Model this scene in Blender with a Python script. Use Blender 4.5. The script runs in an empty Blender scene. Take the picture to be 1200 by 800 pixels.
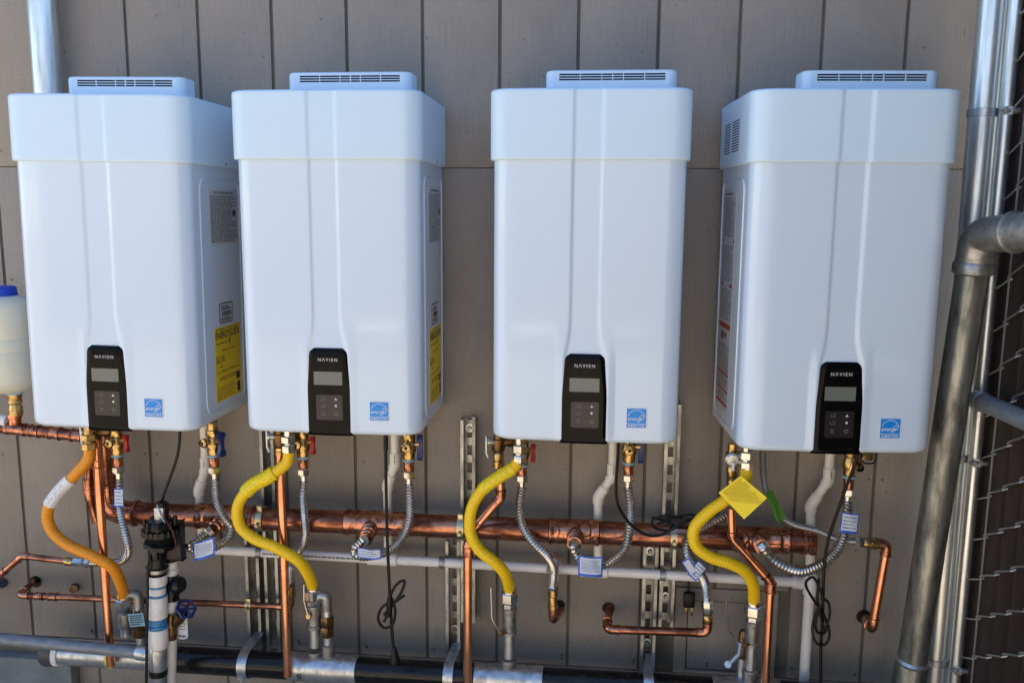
import bpy, bmesh, math, random
from mathutils import Vector as V, Matrix
R = math.radians
PI = math.pi
random.seed(4)
sc = bpy.context.scene
col = sc.collection
# ------------------------------------------------------------------ camera
CAM = V((0.25436, -2.29102, 0.0))
FWD = V((-0.09329, 0.98441, -0.14913)); RGT = V((0.99541, 0.09545, 0.00735)); UPV = V((-0.02147, 0.14776, 0.98879))
cd = bpy.data.cameras.new('camera'); cam = bpy.data.objects.new('camera', cd); col.objects.link(cam)
cam.matrix_world = Matrix(((RGT.x, UPV.x, -FWD.x, CAM.x), (RGT.y, UPV.y, -FWD.y, CAM.y), (RGT.z, UPV.z, -FWD.z, CAM.z), (0, 0, 0, 1)))
cd.lens = 30.0; cd.sensor_width = 36; cd.clip_start = 0.05; cd.clip_end = 600
sc.camera = cam
# ------------------------------------------------------------------ light
EL, AZ = 67, 12          # the sun stands behind the house, so the wall is in open shade
w = bpy.data.worlds.new("World"); sc.world = w; w.use_nodes = True
nt = w.node_tree; bg = nt.nodes['Background']; sky = nt.nodes.new('ShaderNodeTexSky')
sky.sky_type = 'NISHITA'; sky.sun_disc = False; sky.sun_elevation = R(EL); sky.sun_rotation = R(-AZ)
sky.dust_density = 0.0; sky.air_density = 1.0; sky.ozone_density = 2.6
nt.links.new(sky.outputs[0], bg.inputs[0]); bg.inputs[1].default_value = 0.145
sl = bpy.data.lights.new('sun', 'SUN'); sl.energy = 5.0; sl.angle = R(0.5); sl.color = (1, .93, .83)
so = bpy.data.objects.new('sun', sl); col.objects.link(so)
sd = V((-math.sin(R(AZ)) * math.cos(R(EL)), math.cos(R(AZ)) * math.cos(R(EL)), math.sin(R(EL))))
so.rotation_euler = (-sd).to_track_quat('-Z', 'Y').to_euler()
sc.view_settings.view_transform = 'Standard'; sc.view_settings.look = 'None'
sc.view_settings.exposure = 1.18; sc.view_settings.gamma = 1

def P(px, py, Y):
    """point of the place that stands at depth Y and is seen at px, py of the 1200 x 800 photograph"""
    d = FWD + RGT * ((px - 600) / 1000) + UPV * ((400 - py) / 1000)
    return CAM + d * ((Y - CAM.y) / d.y)
# ------------------------------------------------------------------ materials
def mat(name, c, rough=.5, metal=0, bump=0, bscale=(60, 60, 60), var=None, vscale=8, vpos=(.4, .7), coat=0, rvar=0,
        trans=0, sub=0, spec=.5, bdist=.001, detail=4):
    m = bpy.data.materials.new(name); m.use_nodes = True; t = m.node_tree; b = t.nodes['Principled BSDF']
    b.inputs['Base Color'].default_value = (*c, 1); b.inputs['Roughness'].default_value = rough
    b.inputs['Metallic'].default_value = metal; b.inputs['Coat Weight'].default_value = coat
    b.inputs['Coat Roughness'].default_value = .06
    b.inputs['Specular IOR Level'].default_value = spec
    b.inputs['Transmission Weight'].default_value = trans
    if sub:
        b.inputs['Subsurface Weight'].default_value = sub; b.inputs['Subsurface Radius'].default_value = (.02, .02, .015)
    tc = t.nodes.new('ShaderNodeTexCoord')
    if var:
        n = t.nodes.new('ShaderNodeTexNoise'); n.inputs['Scale'].default_value = vscale if not isinstance(vscale, tuple) else 1
        n.inputs['Detail'].default_value = 8; n.inputs['Roughness'].default_value = .62
        if isinstance(vscale, tuple):
            mp = t.nodes.new('ShaderNodeMapping'); mp.inputs['Scale'].default_value = vscale
            t.links.new(tc.outputs['Object'], mp.inputs[0]); t.links.new(mp.outputs[0], n.inputs['Vector'])
        else: t.links.new(tc.outputs['Object'], n.inputs['Vector'])
        r = t.nodes.new('ShaderNodeValToRGB'); r.color_ramp.elements[0].position = vpos[0]; r.color_ramp.elements[1].position = vpos[1]
        r.color_ramp.elements[0].color = (*c, 1); r.color_ramp.elements[1].color = (*var, 1)
        t.links.new(n.outputs['Fac'], r.inputs[0]); t.links.new(r.outputs[0], b.inputs['Base Color'])
        if rvar:
            mr = t.nodes.new('ShaderNodeMapRange'); mr.inputs['From Min'].default_value = .3; mr.inputs['From Max'].default_value = .7
            mr.inputs['To Min'].default_value = rough - rvar; mr.inputs['To Max'].default_value = rough + rvar
            t.links.new(n.outputs['Fac'], mr.inputs[0]); t.links.new(mr.outputs[0], b.inputs['Roughness'])
    if bump:
        n2 = t.nodes.new('ShaderNodeTexNoise'); n2.inputs['Scale'].default_value = 1; n2.inputs['Detail'].default_value = detail
        mp = t.nodes.new('ShaderNodeMapping'); mp.inputs['Scale'].default_value = bscale
        t.links.new(tc.outputs['Object'], mp.inputs[0]); t.links.new(mp.outputs[0], n2.inputs['Vector'])
        bp = t.nodes.new('ShaderNodeBump'); bp.inputs['Strength'].default_value = bump; bp.inputs['Distance'].default_value = bdist
        t.links.new(n2.outputs['Fac'], bp.inputs['Height']); t.links.new(bp.outputs[0], b.inputs['Normal'])
    return m
M = {}
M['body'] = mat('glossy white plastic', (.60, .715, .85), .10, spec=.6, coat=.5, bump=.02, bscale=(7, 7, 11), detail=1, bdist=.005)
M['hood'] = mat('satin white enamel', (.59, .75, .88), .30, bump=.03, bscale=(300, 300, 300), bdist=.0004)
M['panel'] = mat('gloss black plastic', (.0025, .0025, .003), .07, spec=.13)
M['keypad'] = mat('charcoal keypad film', (.010, .010, .011), .25, bump=.3, bscale=(60, 60, 160), bdist=.001)
M['lcd'] = mat('lcd glass', (.14, .155, .135), .15)
M['white_print'] = mat('white print', (.75, .75, .76), .5)
M['dim_print'] = mat('dim white print', (.62, .62, .63), .5)
M['grey_print'] = mat('grey print', (.16, .16, .17), .5)
M['black_print'] = mat('black print', (.02, .02, .022), .5)
M['blue_print'] = mat('blue sticker', (.0, .25, .72), .35)
M['label'] = mat('grey white label', (.50, .51, .53), .45)
M['yellow_label'] = mat('yellow sticker', (.80, .56, .010), .45)
M['red'] = mat('red print', (.38, .02, .025), .45)
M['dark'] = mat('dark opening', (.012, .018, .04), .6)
M['copper'] = mat('weathered copper', (.58, .25, .155), .28, 1, var=(.17, .06, .038), vscale=(11, 24, 24), vpos=(.37, .60), rvar=.1, bump=.08, bscale=(90, 90, 90))
M['copper_bright'] = mat('new copper', (.80, .36, .20), .22, 1, var=(.45, .17, .095), vscale=(30, 30, 9), vpos=(.45, .75), rvar=.08)
M['copper_fit'] = mat('copper fitting', (.64, .28, .175), .24, 1, var=(.14, .048, .03), vscale=42, vpos=(.42, .66), rvar=.1, bump=.25, bscale=(120, 120, 120), bdist=.002)
M['brass'] = mat('brass', (.62, .43, .18), .26, 1, var=(.28, .17, .06), vscale=60, vpos=(.4, .7), rvar=.08, bump=.15, bscale=(150, 150, 150))
M['bronze'] = mat('dull bronze', (.22, .13, .055), .38, 1, var=(.08, .05, .03), vscale=50, vpos=(.4, .7), bump=.3, bscale=(200, 200, 200))
M['chrome'] = mat('nickel plated nut', (.72, .70, .66), .2, 1, var=(.45, .43, .40), vscale=40, rvar=.06)
M['steel'] = mat('stainless corrugated tube', (.66, .63, .59), .26, 1, var=(.36, .335, .30), vscale=18, rvar=.07)
M['grey_tube'] = mat('grey braided tube', (.38, .37, .36), .36, .85)
M['galv'] = mat('galvanised steel', (.60, .62, .63), .36, .9, var=(.36, .38, .40), vscale=(55, 55, 30), vpos=(.4, .66), rvar=.1, bump=.1, bscale=(140, 140, 90))
M['galv_post'] = mat('bright galvanised post', (.74, .78, .79), .34, .9, var=(.40, .44, .47), vscale=(70, 70, 5), vpos=(.46, .72), rvar=.08, bump=.08, bscale=(160, 160, 20))
M['galv_old'] = mat('stained grey pipe', (.31, .32, .295), .42, .8, var=(.085, .085, .075), vscale=(45, 45, 9), vpos=(.40, .68), rvar=.1, bump=.12, bscale=(140, 140, 30))
M['galv_dull'] = mat('dull galvanised pipe', (.24, .26, .285), .5, .35, var=(.15, .165, .18), vscale=(30, 60, 60), vpos=(.38, .7), bump=.15, bscale=(60, 150, 150))
M['malleable'] = mat('malleable iron fitting', (.40, .40, .39), .42, .85, var=(.20, .19, .17), vscale=40, vpos=(.4, .7), rvar=.1, bump=.3, bscale=(160, 160, 160))
M['zinc'] = mat('zinc strut', (.42, .425, .40), .42, .85, var=(.19, .185, .165), vscale=(40, 40, 14), vpos=(.4, .7), rvar=.1, bump=.1)
M['zincy'] = mat('yellow zinc clamp', (.62, .55, .36), .32, 1, var=(.36, .30, .18), vscale=40)
M['black_pipe'] = mat('black coated pipe', (.006, .006, .007), .2, spec=.35, bump=.06, bscale=(14, 60, 60), bdist=.003, var=(.03, .03, .032), vscale=25, vpos=(.55, .8))
M['pvc'] = mat('white pvc', (.84, .82, .79), .3, var=(.74, .72, .68), vscale=14, vpos=(.45, .75))
M['pvc_grey'] = mat('grey white pvc', (.80, .76, .69), .36, var=(.66, .62, .55), vscale=20, vpos=(.45, .75))
M['tape'] = mat('white wrap', (.84, .82, .78), .55, var=(.66, .63, .57), vscale=30, vpos=(.5, .75), bump=.4, bscale=(40, 40, 500))
M['blue_tape'] = mat('blue primer', (.03, .16, .36), .4, var=(.06, .30, .55), vscale=60)
M['yellow'] = mat('yellow gas hose coating', (.92, .60, .004), .34)
M['yellow_tag'] = mat('clear yellow label sleeve', (.95, .72, .008), .3)
M['yellow_dark'] = mat('olive print', (.40, .31, .01), .5)
M['orange'] = mat('orange gas hose coating', (.80, .30, .008), .36)
M['black'] = mat('black rubber', (.004, .004, .0045), .42, spec=.28)
M['blackpl'] = mat('black moulded plastic', (.006, .0065, .008), .3, spec=.35, bump=.1, bscale=(90, 90, 90))
M['blueh'] = mat('blue handle vinyl', (.006, .022, .12), .3)
M['redh'] = mat('red handle vinyl', (.36, .006, .008), .35)
M['bluecap'] = mat('blue cap', (.005, .045, .50), .4)
M['seal'] = mat('pale blue seal ring', (.22, .45, .58), .5)
M['tagw'] = mat('white hang tag', (.66, .70, .76), .45)
M['print_blue'] = mat('faded blue print', (.25, .33, .50), .5)
M['tagb'] = mat('blue tag edge', (.01, .11, .58), .4)
M['green'] = mat('green tag', (.07, .30, .03), .4)
M['jug'] = mat('milky plastic', (.66, .66, .56), .3, sub=.4)
M['capgrey'] = mat('dark grey cap', (.075, .07, .07), .5, .3)
M['slat'] = mat('dark brown fence slat', (.015, .007, .006), .55, var=(.034, .017, .014), vscale=(60, 60, 3), vpos=(.4, .7), bump=.2, bscale=(120, 120, 3))
M['wire'] = mat('galvanised wire', (.42, .43, .42), .42, .85)
M['fin'] = mat('fin edge of handle', (.30, .38, .50), .35, .4)
M['concrete'] = mat('grey green concrete', (.24, .255, .245), .85, var=(.17, .185, .178), vscale=14, vpos=(.35, .65), bump=.5, bscale=(120, 120, 120), bdist=.002)
M['ground'] = mat('pale gravel and concrete yard', (.55, .45, .32), .9, var=(.45, .37, .26), vscale=5, vpos=(.4, .65), bump=.5, bscale=(60, 60, 60), bdist=.01)
M['stucco'] = mat('pale stucco', (.46, .42, .36), .9, var=(.40, .36, .30), vscale=6, bump=.5, bscale=(80, 80, 80), bdist=.004)  # surface of the added fill wall
M['glint_railm'] = mat('added glint rail metal', (.85, .85, .85), .3, 1)  # metal of the added rail that glints in the heater fronts
M['roof'] = mat('roof shingle', (.12, .11, .10), .9, bump=.5)

def siding(name, c, c2):
    m = bpy.data.materials.new(name); m.use_nodes = True; t = m.node_tree; b = t.nodes['Principled BSDF']; L = t.links.new
    tc = t.nodes.new('ShaderNodeTexCoord')
    def noise(scale, detail=5, rough=.6):
        mp = t.nodes.new('ShaderNodeMapping'); mp.inputs['Scale'].default_value = scale
        n = t.nodes.new('ShaderNodeTexNoise'); n.inputs['Scale'].default_value = 1; n.inputs['Detail'].default_value = detail; n.inputs['Roughness'].default_value = rough
        L(tc.outputs['Object'], mp.inputs[0]); L(mp.outputs[0], n.inputs['Vector']); return n
    def math_(op, a, bb):
        n = t.nodes.new('ShaderNodeMath'); n.operation = op
        for i, s in enumerate((a, bb)):
            if isinstance(s, (int, float)): n.inputs[i].default_value = s
            else: L(s, n.inputs[i])
        return n.outputs[0]
    big = noise((3, 3, 3)); r = t.nodes.new('ShaderNodeValToRGB')
    r.color_ramp.elements[0].position = .35; r.color_ramp.elements[1].position = .68
    r.color_ramp.elements[0].color = (*c, 1); r.color_ramp.elements[1].color = (*c2, 1); L(big.outputs[0], r.inputs[0])
    # vertical grain, horizontal saw marks, dirt specks
    gr = noise((330, 40, 9), 4); saw = noise((16, 40, 420), 3, .5); spk = noise((75, 75, 55), 2, .4)
    mp = t.nodes.new('ShaderNodeMapRange'); mp.inputs['From Min'].default_value = .70; mp.inputs['From Max'].default_value = .76; L(spk.outputs[0], mp.inputs[0])
    mx = t.nodes.new('ShaderNodeMixRGB'); mx.inputs['Color2'].default_value = (.055, .048, .04, 1)
    L(math_('MULTIPLY', mp.outputs[0], .55), mx.inputs['Fac']); L(r.outputs[0], mx.inputs['Color1'])
    g2 = t.nodes.new('ShaderNodeMapRange'); g2.inputs['From Min'].default_value = .3; g2.inputs['From Max'].default_value = .7; g2.inputs['To Min'].default_value = .86; g2.inputs['To Max'].default_value = 1.08; L(gr.outputs[0], g2.inputs[0])
    m2 = t.nodes.new('ShaderNodeMixRGB'); m2.blend_type = 'MULTIPLY'; m2.inputs['Fac'].default_value = 1; L(mx.outputs[0], m2.inputs['Color1']); L(g2.outputs[0], m2.inputs['Color2'])
    L(m2.outputs[0], b.inputs['Base Color']); b.inputs['Roughness'].default_value = .5; b.inputs['Specular IOR Level'].default_value = .6
    h = math_('ADD', math_('MULTIPLY', gr.outputs[0], .8), math_('MULTIPLY', saw.outputs[0], .9))
    bp = t.nodes.new('ShaderNodeBump'); bp.inputs['Strength'].default_value = .9; bp.inputs['Distance'].default_value = .0020
    L(h, bp.inputs['Height']); L(bp.outputs[0], b.inputs['Normal']); return m
M['siding'] = siding('taupe painted siding', (.250, .214, .178), (.298, .258, .218))
M['groove'] = mat('siding groove', (.15, .132, .10), .8, var=(.10, .088, .066), vscale=(30, 30, 6))

# ------------------------------------------------------------------ object helpers
def root_loc(o):
    v = V((0, 0, 0))
    while o is not None: v = v + o.location; o = o.parent
    return v
def thing(name, label, cat, loc=(0, 0, 0), group=None):
    o = bpy.data.objects.new(name, None); col.objects.link(o); o.location = loc; o.empty_display_size = .05
    o['label'] = label; o['category'] = cat
    if group: o['group'] = group
    return o
def obj(name, bm, m, parent=None, label=None, kind=None, local=False, smooth=38):
    bmesh.ops.recalc_face_normals(bm, faces=bm.faces)
    if parent is not None and not local: bmesh.ops.translate(bm, verts=bm.verts, vec=-root_loc(parent))
    for f in bm.faces: f.smooth = True
    for e in bm.edges:
        if len(e.link_faces) != 2 or e.calc_face_angle(4) > R(smooth): e.smooth = False
    me = bpy.data.meshes.new(name); bm.to_mesh(me); bm.free()
    me.materials.append(M[m] if isinstance(m, str) else m)
    o = bpy.data.objects.new(name, me); col.objects.link(o)
    if parent is not None: o.parent = parent
    if label: o['label'] = label
    if name.endswith('_print') or name in ('key_symbol', 'warning_bar', 'intake_louvre', 'plug_prong'): kind = 'stuff'
    if kind: o['kind'] = kind
    return o
def kids(o): return [c for c in bpy.data.objects if c.parent == o]
def copy_tree(o, parent=None, label=None, group=None):
    ch = kids(o); c = o.copy(); col.objects.link(c); c.parent = parent
    if label: c['label'] = label
    if group: c['group'] = group
    for k in ch: copy_tree(k, c)
    return c
def rod(path, r, bm=None, seg=14, caps=True):
    """tube along points; r one number or one per point"""
    bm = bm or bmesh.new(); n = len(path); path = [V(p) for p in path]
    rr = r if isinstance(r, (list, tuple)) else [r] * n
    tg = []
    for i in range(n):
        a = path[max(i - 1, 0)]; b = path[min(i + 1, n - 1)]; d = (b - a)
        tg.append(d.normalized() if d.length > 1e-9 else (tg[-1] if tg else V((0, 0, 1))))
    u = tg[0].orthogonal().normalized(); rings = []
    for i in range(n):
        u = (u - tg[i] * u.dot(tg[i])); u = u.normalized() if u.length > 1e-6 else tg[i].orthogonal().normalized()
        v = tg[i].cross(u)
        rings.append([bm.verts.new(path[i] + (u * math.cos(2 * PI * k / seg) + v * math.sin(2 * PI * k / seg)) * rr[i]) for k in range(seg)])
    for i in range(n - 1):
        for k in range(seg):
            bm.faces.new((rings[i][k], rings[i][(k + 1) % seg], rings[i + 1][(k + 1) % seg], rings[i + 1][k]))
    if caps: bm.faces.new(rings[0][::-1]); bm.faces.new(rings[-1])
    return bm
def prof(p0, p1, pr, bm=None, seg=18):
    """turned shape between two points; pr = [(fraction, radius)...]"""
    p0 = V(p0); p1 = V(p1); pr = list(pr)
    eps = 1e-4; d = (p1 - p0); u0 = d.normalized(); out = []; last = -1
    bm = bm or bmesh.new(); u = u0.orthogonal().normalized(); v = u0.cross(u); rings = []
    for t, r in pr:
        c = p0 + d * t
        rings.append([bm.verts.new(c + (u * math.cos(2 * PI * k / seg) + v * math.sin(2 * PI * k / seg)) * r) for k in range(seg)])
    for i in range(len(rings) - 1):
        for k in range(seg): bm.faces.new((rings[i][k], rings[i][(k + 1) % seg], rings[i + 1][(k + 1) % seg], rings[i + 1][k]))
    bm.faces.new(rings[0][::-1]); bm.faces.new(rings[-1]); return bm
def hexnut(p0, p1, r, bm=None):
    return prof(p0, p1, [(0, r * .86), (.12, r), (.88, r), (1, r * .86)], bm, seg=6)
def box(a, b, bm=None, bev=0):
    bm = bm or bmesh.new(); a = V(a); b = V(b); b2 = bmesh.new()
    bmesh.ops.create_cube(b2, size=1)
    for v in b2.verts: v.co = V(((a.x + b.x) / 2 + v.co.x * (b.x - a.x), (a.y + b.y) / 2 + v.co.y * (b.y - a.y), (a.z + b.z) / 2 + v.co.z * (b.z - a.z)))
    if bev: bmesh.ops.bevel(b2, geom=b2.edges[:], offset=bev, segments=2, affect='EDGES', profile=.5)
    me = bpy.data.meshes.new('t'); b2.to_mesh(me); b2.free(); bm.from_mesh(me); bpy.data.meshes.remove(me); return bm
def catmull(pts, step=.004):
    pts = [V(p) for p in pts]; q = [pts[0] * 2 - pts[1]] + pts + [pts[-1] * 2 - pts[-2]]; out = []
    for i in range(1, len(q) - 2):
        a, b, c, d = q[i - 1:i + 3]; n = max(3, int((c - b).length / .004))
        for k in range(n):
            t = k / n
            out.append(.5 * ((2 * b) + (c - a) * t + (2 * a - 5 * b + 4 * c - d) * t * t + (3 * b - a - 3 * c + d) * t ** 3))
    out.append(pts[-1]); return resample(out, step)
def resample(p, step):
    L = [0]
    for i in range(1, len(p)): L.append(L[-1] + (p[i] - p[i - 1]).length)
    n = max(2, int(round(L[-1] / step))); out = []; j = 0
    for k in range(n + 1):
        s = L[-1] * k / n
        while j < len(L) - 2 and L[j + 1] < s: j += 1
        t = (s - L[j]) / max(L[j + 1] - L[j], 1e-9); out.append(p[j].lerp(p[j + 1], min(max(t, 0), 1)))
    return out
def corr(pts, r, amp, pitch, seg=14):
    p = catmull(pts, pitch / 4); sh = [1, .55, 0, .55]
    return rod(p, [r - amp + amp * sh[i % 4] for i in range(len(p))], seg=seg)
def fillet(pts, rad, n=7):
    pts = [V(p) for p in pts]; out = [pts[0]]; arcs = []
    for i in range(1, len(pts) - 1):
        a, b, c = pts[i - 1:i + 2]; u = (a - b).normalized(); v = (c - b).normalized()
        h = math.acos(max(-1, min(1, u.dot(v)))) / 2
        t = min(rad / math.tan(h), (a - b).length * .48, (c - b).length * .48); p = b + u * t; q = b + v * t; arc = []
        for k in range(n + 1):
            s = k / n; arc.append(p * (1 - s) ** 2 + b * (2 * s * (1 - s)) + q * s * s)
        out += arc; arcs.append((arc, u, v))
    out.append(pts[-1]); return out, arcs
def copper_run(parent, pts, r, m='copper', fit='copper_fit', rad=None, name='pipe', ends=(False, False), ext=.013):
    rad = rad or r * 2.2
    line, arcs = fillet(pts, rad)
    o = obj(name, rod(line, r, seg=16), m, parent)
    for arc, u, v in arcs:
        pl = [arc[0] + u * ext] + arc + [arc[-1] + v * ext]
        bm = rod(pl, r * 1.13, seg=16)
        for c, d in ((arc[0] + u * ext, u), (arc[-1] + v * ext, v)):
            prof(c - d * .0045, c, [(0, r * 1.1), (.2, r * 1.27), (.7, r * 1.27), (1, r * 1.12)], bm)
        obj('elbow', bm, fit, parent)
    for flag, a, b in ((ends[0], 0, 1), (ends[1], -1, -2)):
        if flag:
            d = (V(pts[b]) - V(pts[a])).normalized(); coupling(parent, V(pts[a]), V(pts[a]) + d * .03, r, fit)
    return o
def coupling(parent, a, b, r, m='copper_fit', name='coupling'):
    return obj(name, prof(a, b, [(0, r * 1.1), (.04, r * 1.26), (.16, r * 1.26), (.2, r * 1.13), (.8, r * 1.13), (.84, r * 1.26), (.96, r * 1.26), (1, r * 1.1)], seg=20), m, parent)
def frame(o, ex, ey):
    """matrix: local x -> ex, y -> ey, z -> outwards"""
    ex = V(ex).normalized(); ey = V(ey).normalized(); ez = ex.cross(ey)
    return Matrix(((ex.x, ey.x, ez.x, o[0]), (ex.y, ey.y, ez.y, o[1]), (ex.z, ey.z, ez.z, o[2]), (0, 0, 0, 1)))
def plate(Fm, u0, v0, u1, v1, lift=0, th=.0005, bm=None, rad=0):
    bm = bm or bmesh.new()
    if rad:
        pts = []
        for cx, cy, a0 in ((u1 - rad, v1 - rad, 0), (u0 + rad, v1 - rad, 90), (u0 + rad, v0 + rad, 180), (u1 - rad, v0 + rad, 270)):
            for k in range(6): a = R(a0 + 18 * k); pts.append((cx + rad * math.cos(a), cy + rad * math.sin(a)))
    else: pts = [(u0, v0), (u1, v0), (u1, v1), (u0, v1)]
    return poly(Fm, pts, lift, th, bm)
def poly(Fm, pts, lift=0, th=.0005, bm=None):
    bm = bm or bmesh.new()
    a = [bm.verts.new(Fm @ V((x, y, lift))) for x, y in pts]; b = [bm.verts.new(Fm @ V((x, y, lift + th))) for x, y in pts]; n = len(pts)
    bm.faces.new(b); bm.faces.new(a[::-1])
    for i in range(n): bm.faces.new((a[i], a[(i + 1) % n], b[(i + 1) % n], b[i]))
    return bm
def dashes(Fm, u0, v0, u1, v1, rows, lift, bm=None, fill=.42, mean=.012, ragged=.3):
    """rows of unreadably small print"""
    bm = bm or bmesh.new(); rh = (v1 - v0) / rows
    for i in range(rows):
        v = v1 - rh * (i + .5); u = u0; end = u1 - random.random() * ragged * (u1 - u0) * (random.random() < .5)
        while u < end - .001:
            l = min(mean * (.4 + 1.2 * random.random()), end - u)
            q = [Fm @ V(c) for c in ((u, v - rh * fill / 2, lift), (u + l, v - rh * fill / 2, lift), (u + l, v + rh * fill / 2, lift), (u, v + rh * fill / 2, lift))]
            bm.faces.new([bm.verts.new(x) for x in q]); u += l + mean * .16
    return bm
def text(s, size, Fm, bm=None, off=.0, shear=0, sx=1, align='CENTER', ext=.0001, space=1):
    """lettering as flat mesh"""
    c = bpy.data.curves.new('t', 'FONT'); c.body = s; c.size = size; c.align_x = align; c.align_y = 'CENTER'; c.offset = off; c.shear = shear; c.extrude = ext; c.space_character = space
    o = bpy.data.objects.new('t', c); col.objects.link(o); bpy.context.view_layer.update()
    me = bpy.data.meshes.new_from_object(o.evaluated_get(bpy.context.evaluated_depsgraph_get()))
    me.transform(Fm @ Matrix.Diagonal((sx, 1, 1, 1))); bm = bm or bmesh.new(); bm.from_mesh(me)
    bpy.data.objects.remove(o); bpy.data.curves.remove(c); bpy.data.meshes.remove(me); return bm
def sweep_ring(Fm, pts, wd, lift, bm=None):
    """flat line of width wd through 2-D points"""
    bm = bm or bmesh.new(); pts = [V(p) for p in pts]; L = []
    for i, p in enumerate(pts):
        d = (pts[min(i + 1, len(pts) - 1)] - pts[max(i - 1, 0)]).normalized(); n = V((-d.y, d.x)) * wd / 2
        L.append((bm.verts.new(Fm @ V((*(p + n), lift))), bm.verts.new(Fm @ V((*(p - n), lift)))))
    for i in range(len(L) - 1): bm.faces.new((L[i][0], L[i][1], L[i + 1][1], L[i + 1][0]))
    return bm
def ss(a, b, x):
    t = max(0, min(1, (x - a) / (b - a))); return t * t * (3 - 2 * t)

# ================================================================== SETTING
GZ = -1.60
g = obj('ground', box((-60, -60, GZ - .3), (60, 60, GZ)), 'ground', kind='structure')
wall = thing('siding_wall', 'taupe painted grooved wood siding wall behind all the water heaters', 'wall', (0, 0, GZ))
sheath = obj('sheathing', box((-5.2, .0065, GZ), (1.55, .12, 1.02)), 'groove', wall, label='recessed groove bottoms showing between the boards')
PITCH = .2032; GW = .0085
def board(x0, x1, z0, z1, dy=0):
    obj('siding_board', box((x0, -0.0 + dy, z0), (x1, .016 + dy, z1), bev=.0012), 'siding', wall)
seamU, seamL = .1165, -1.287
def seamL_at(x): return seamL - .004 if x > -1 else seamL
for k in range(-25, 8):
    x0 = k * PITCH + GW / 2; x1 = (k + 1) * PITCH - GW / 2
    if x1 > 1.55: x1 = 1.549
    if x0 > x1: continue
    board(x0, x1, seamU + .0009, 1.02, -.0004 * (k % 3))
    if 2 <= k <= 3:      # hatch cut into these two boards
        board(x0, x1, -1.028, seamU - .0009)
    else: board(x0, x1, seamL + .003, seamU - .0009, .0005 * (k % 2))
    if x1 > -1.29: board(max(x0, -1.285), x1, GZ, seamL - .022, .004)
tb = obj('seam_trim', box((-5.2, -.004, seamL - .0195), (1.549, .011, seamL + .0005), bev=.001), 'siding', wall)
obj('concrete_step', box((-5.2, -.035, GZ), (-1.287, .016, -1.342), bev=.003), 'concrete', wall, label='grey green concrete footing showing at the bottom left')
# two boards meet at the sheet joint; thin shadow gap behind seam
rf = thing('unseen_house_roof', 'unseen shingled house roof above the siding wall, shaped to keep heaters in shade', 'roof', (0, 1, 1.02))  # unseen slab, its height set to keep sun off the heaters
obj('roof_shade_slab', box((-5.3, .0, 1.022), (3.2, 4.6, 1.16)), 'roof', rf)
nb = thing('unseen_fill_wall', 'unseen tall pale stucco wall behind the viewer, added for fill light and reflections', 'wall', (0, -8, GZ))  # added out of view: bounces fill light and evens reflections on the heaters
obj('fill_wall_face', box((-7, -8.2, GZ), (5.5, -8.0, 1.35), bev=.01), 'stucco', nb)
obj('fill_wall_cap', box((-7, -8.25, 1.352), (5.5, -7.95, 1.42), bev=.01), 'concrete', nb)
rail = thing('added_glint_rail', 'added unseen metal rail behind the viewer, throwing a glint onto the heaters', 'rail', (0, -7, GZ))  # added, out of view: its sun glint makes the streak on the heater fronts
obj('rail_tube', prof((-6.6, -7, -1.19), (4.6, -7, -1.19), [(0, .032), (1, .032)], seg=24), 'glint_railm', rail)
for i in range(8): obj('glint_rail_post', prof((-6.0 + 1.5 * i, -7, GZ), (-6.0 + 1.5 * i, -7, -1.2), [(0, .025), (1, .025)]), 'glint_railm', rail)

# access hatch
h = thing('access_hatch', 'taupe painted wooden access door low on the siding under the two right heaters', 'hatch', (.64, 0, -1.28))
hx0, hx1, hz0, hz1 = .500, .783, -1.284, -1.030; fw_ = .036
obj('hatch_panel', box((hx0 + fw_ + .0035, .002, hz0 + .013), (hx1 - .018, .016, hz1 - fw_ - .0035), bev=.001), 'siding', h)
obj('frame_board', box((hx0 + .002, -.003, hz0), (hx0 + fw_, .014, hz1), bev=.001), 'siding', h)
obj('frame_board', box((hx1 - .013, -.003, hz0), (hx1, .014, hz1), bev=.001), 'siding', h)
obj('frame_board', box((hx0 + fw_ + .001, -.003, hz1 - fw_), (hx1 - .015, .014, hz1), bev=.001), 'siding', h)
obj('frame_board', box((hx0 + fw_ + .001, -.003, hz0), (hx1 - .015, .014, hz0 + .009), bev=.001), 'siding', h)

# ================================================================== WATER HEATERS
def rrect(wd, D, r, fy, z, yb=-.012):
    """outline from back left round the front to back right; fy(x, z) moves the front"""
    pts = [(-wd, yb), (-wd, -D * .33), (-wd, -D * .66)]
    for k in range(11): a = R(180 + 9 * k); pts.append((-wd + r + r * math.cos(a), -D + r + r * math.sin(a)))
    xs = [-.15, -.12, -.10, -.085] ; x = -.075
    while x < .0751: xs.append(round(x, 4)); x += .0030
    xs += [.085, .10, .12, .15]
    s = (wd - r) / .18
    fr = [(xx, -D) for xx in xs if abs(xx) < wd - r - .006]
    pts += [(-wd + r, -D)][:0] + fr
    for k in range(11): a = R(270 + 9 * k); pts.append((wd - r + r * math.cos(a), -D + r + r * math.sin(a)))
    pts += [(wd, -D * .66), (wd, -D * .33), (wd, yb)]
    out = []
    for x, y in pts:
        yy = y
        if y < -D + r: yy = y + fy(x, z) * max(0, min(1, (-D + r - y) / r))
        out.append(V((x, yy, z)))
    return out
def bl(z):   # left and right edge of the centre band
    t = ss(-.225, -.345, z); return -.0375 - .0125 * t * t, .0300 + .0180 * t * t
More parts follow.
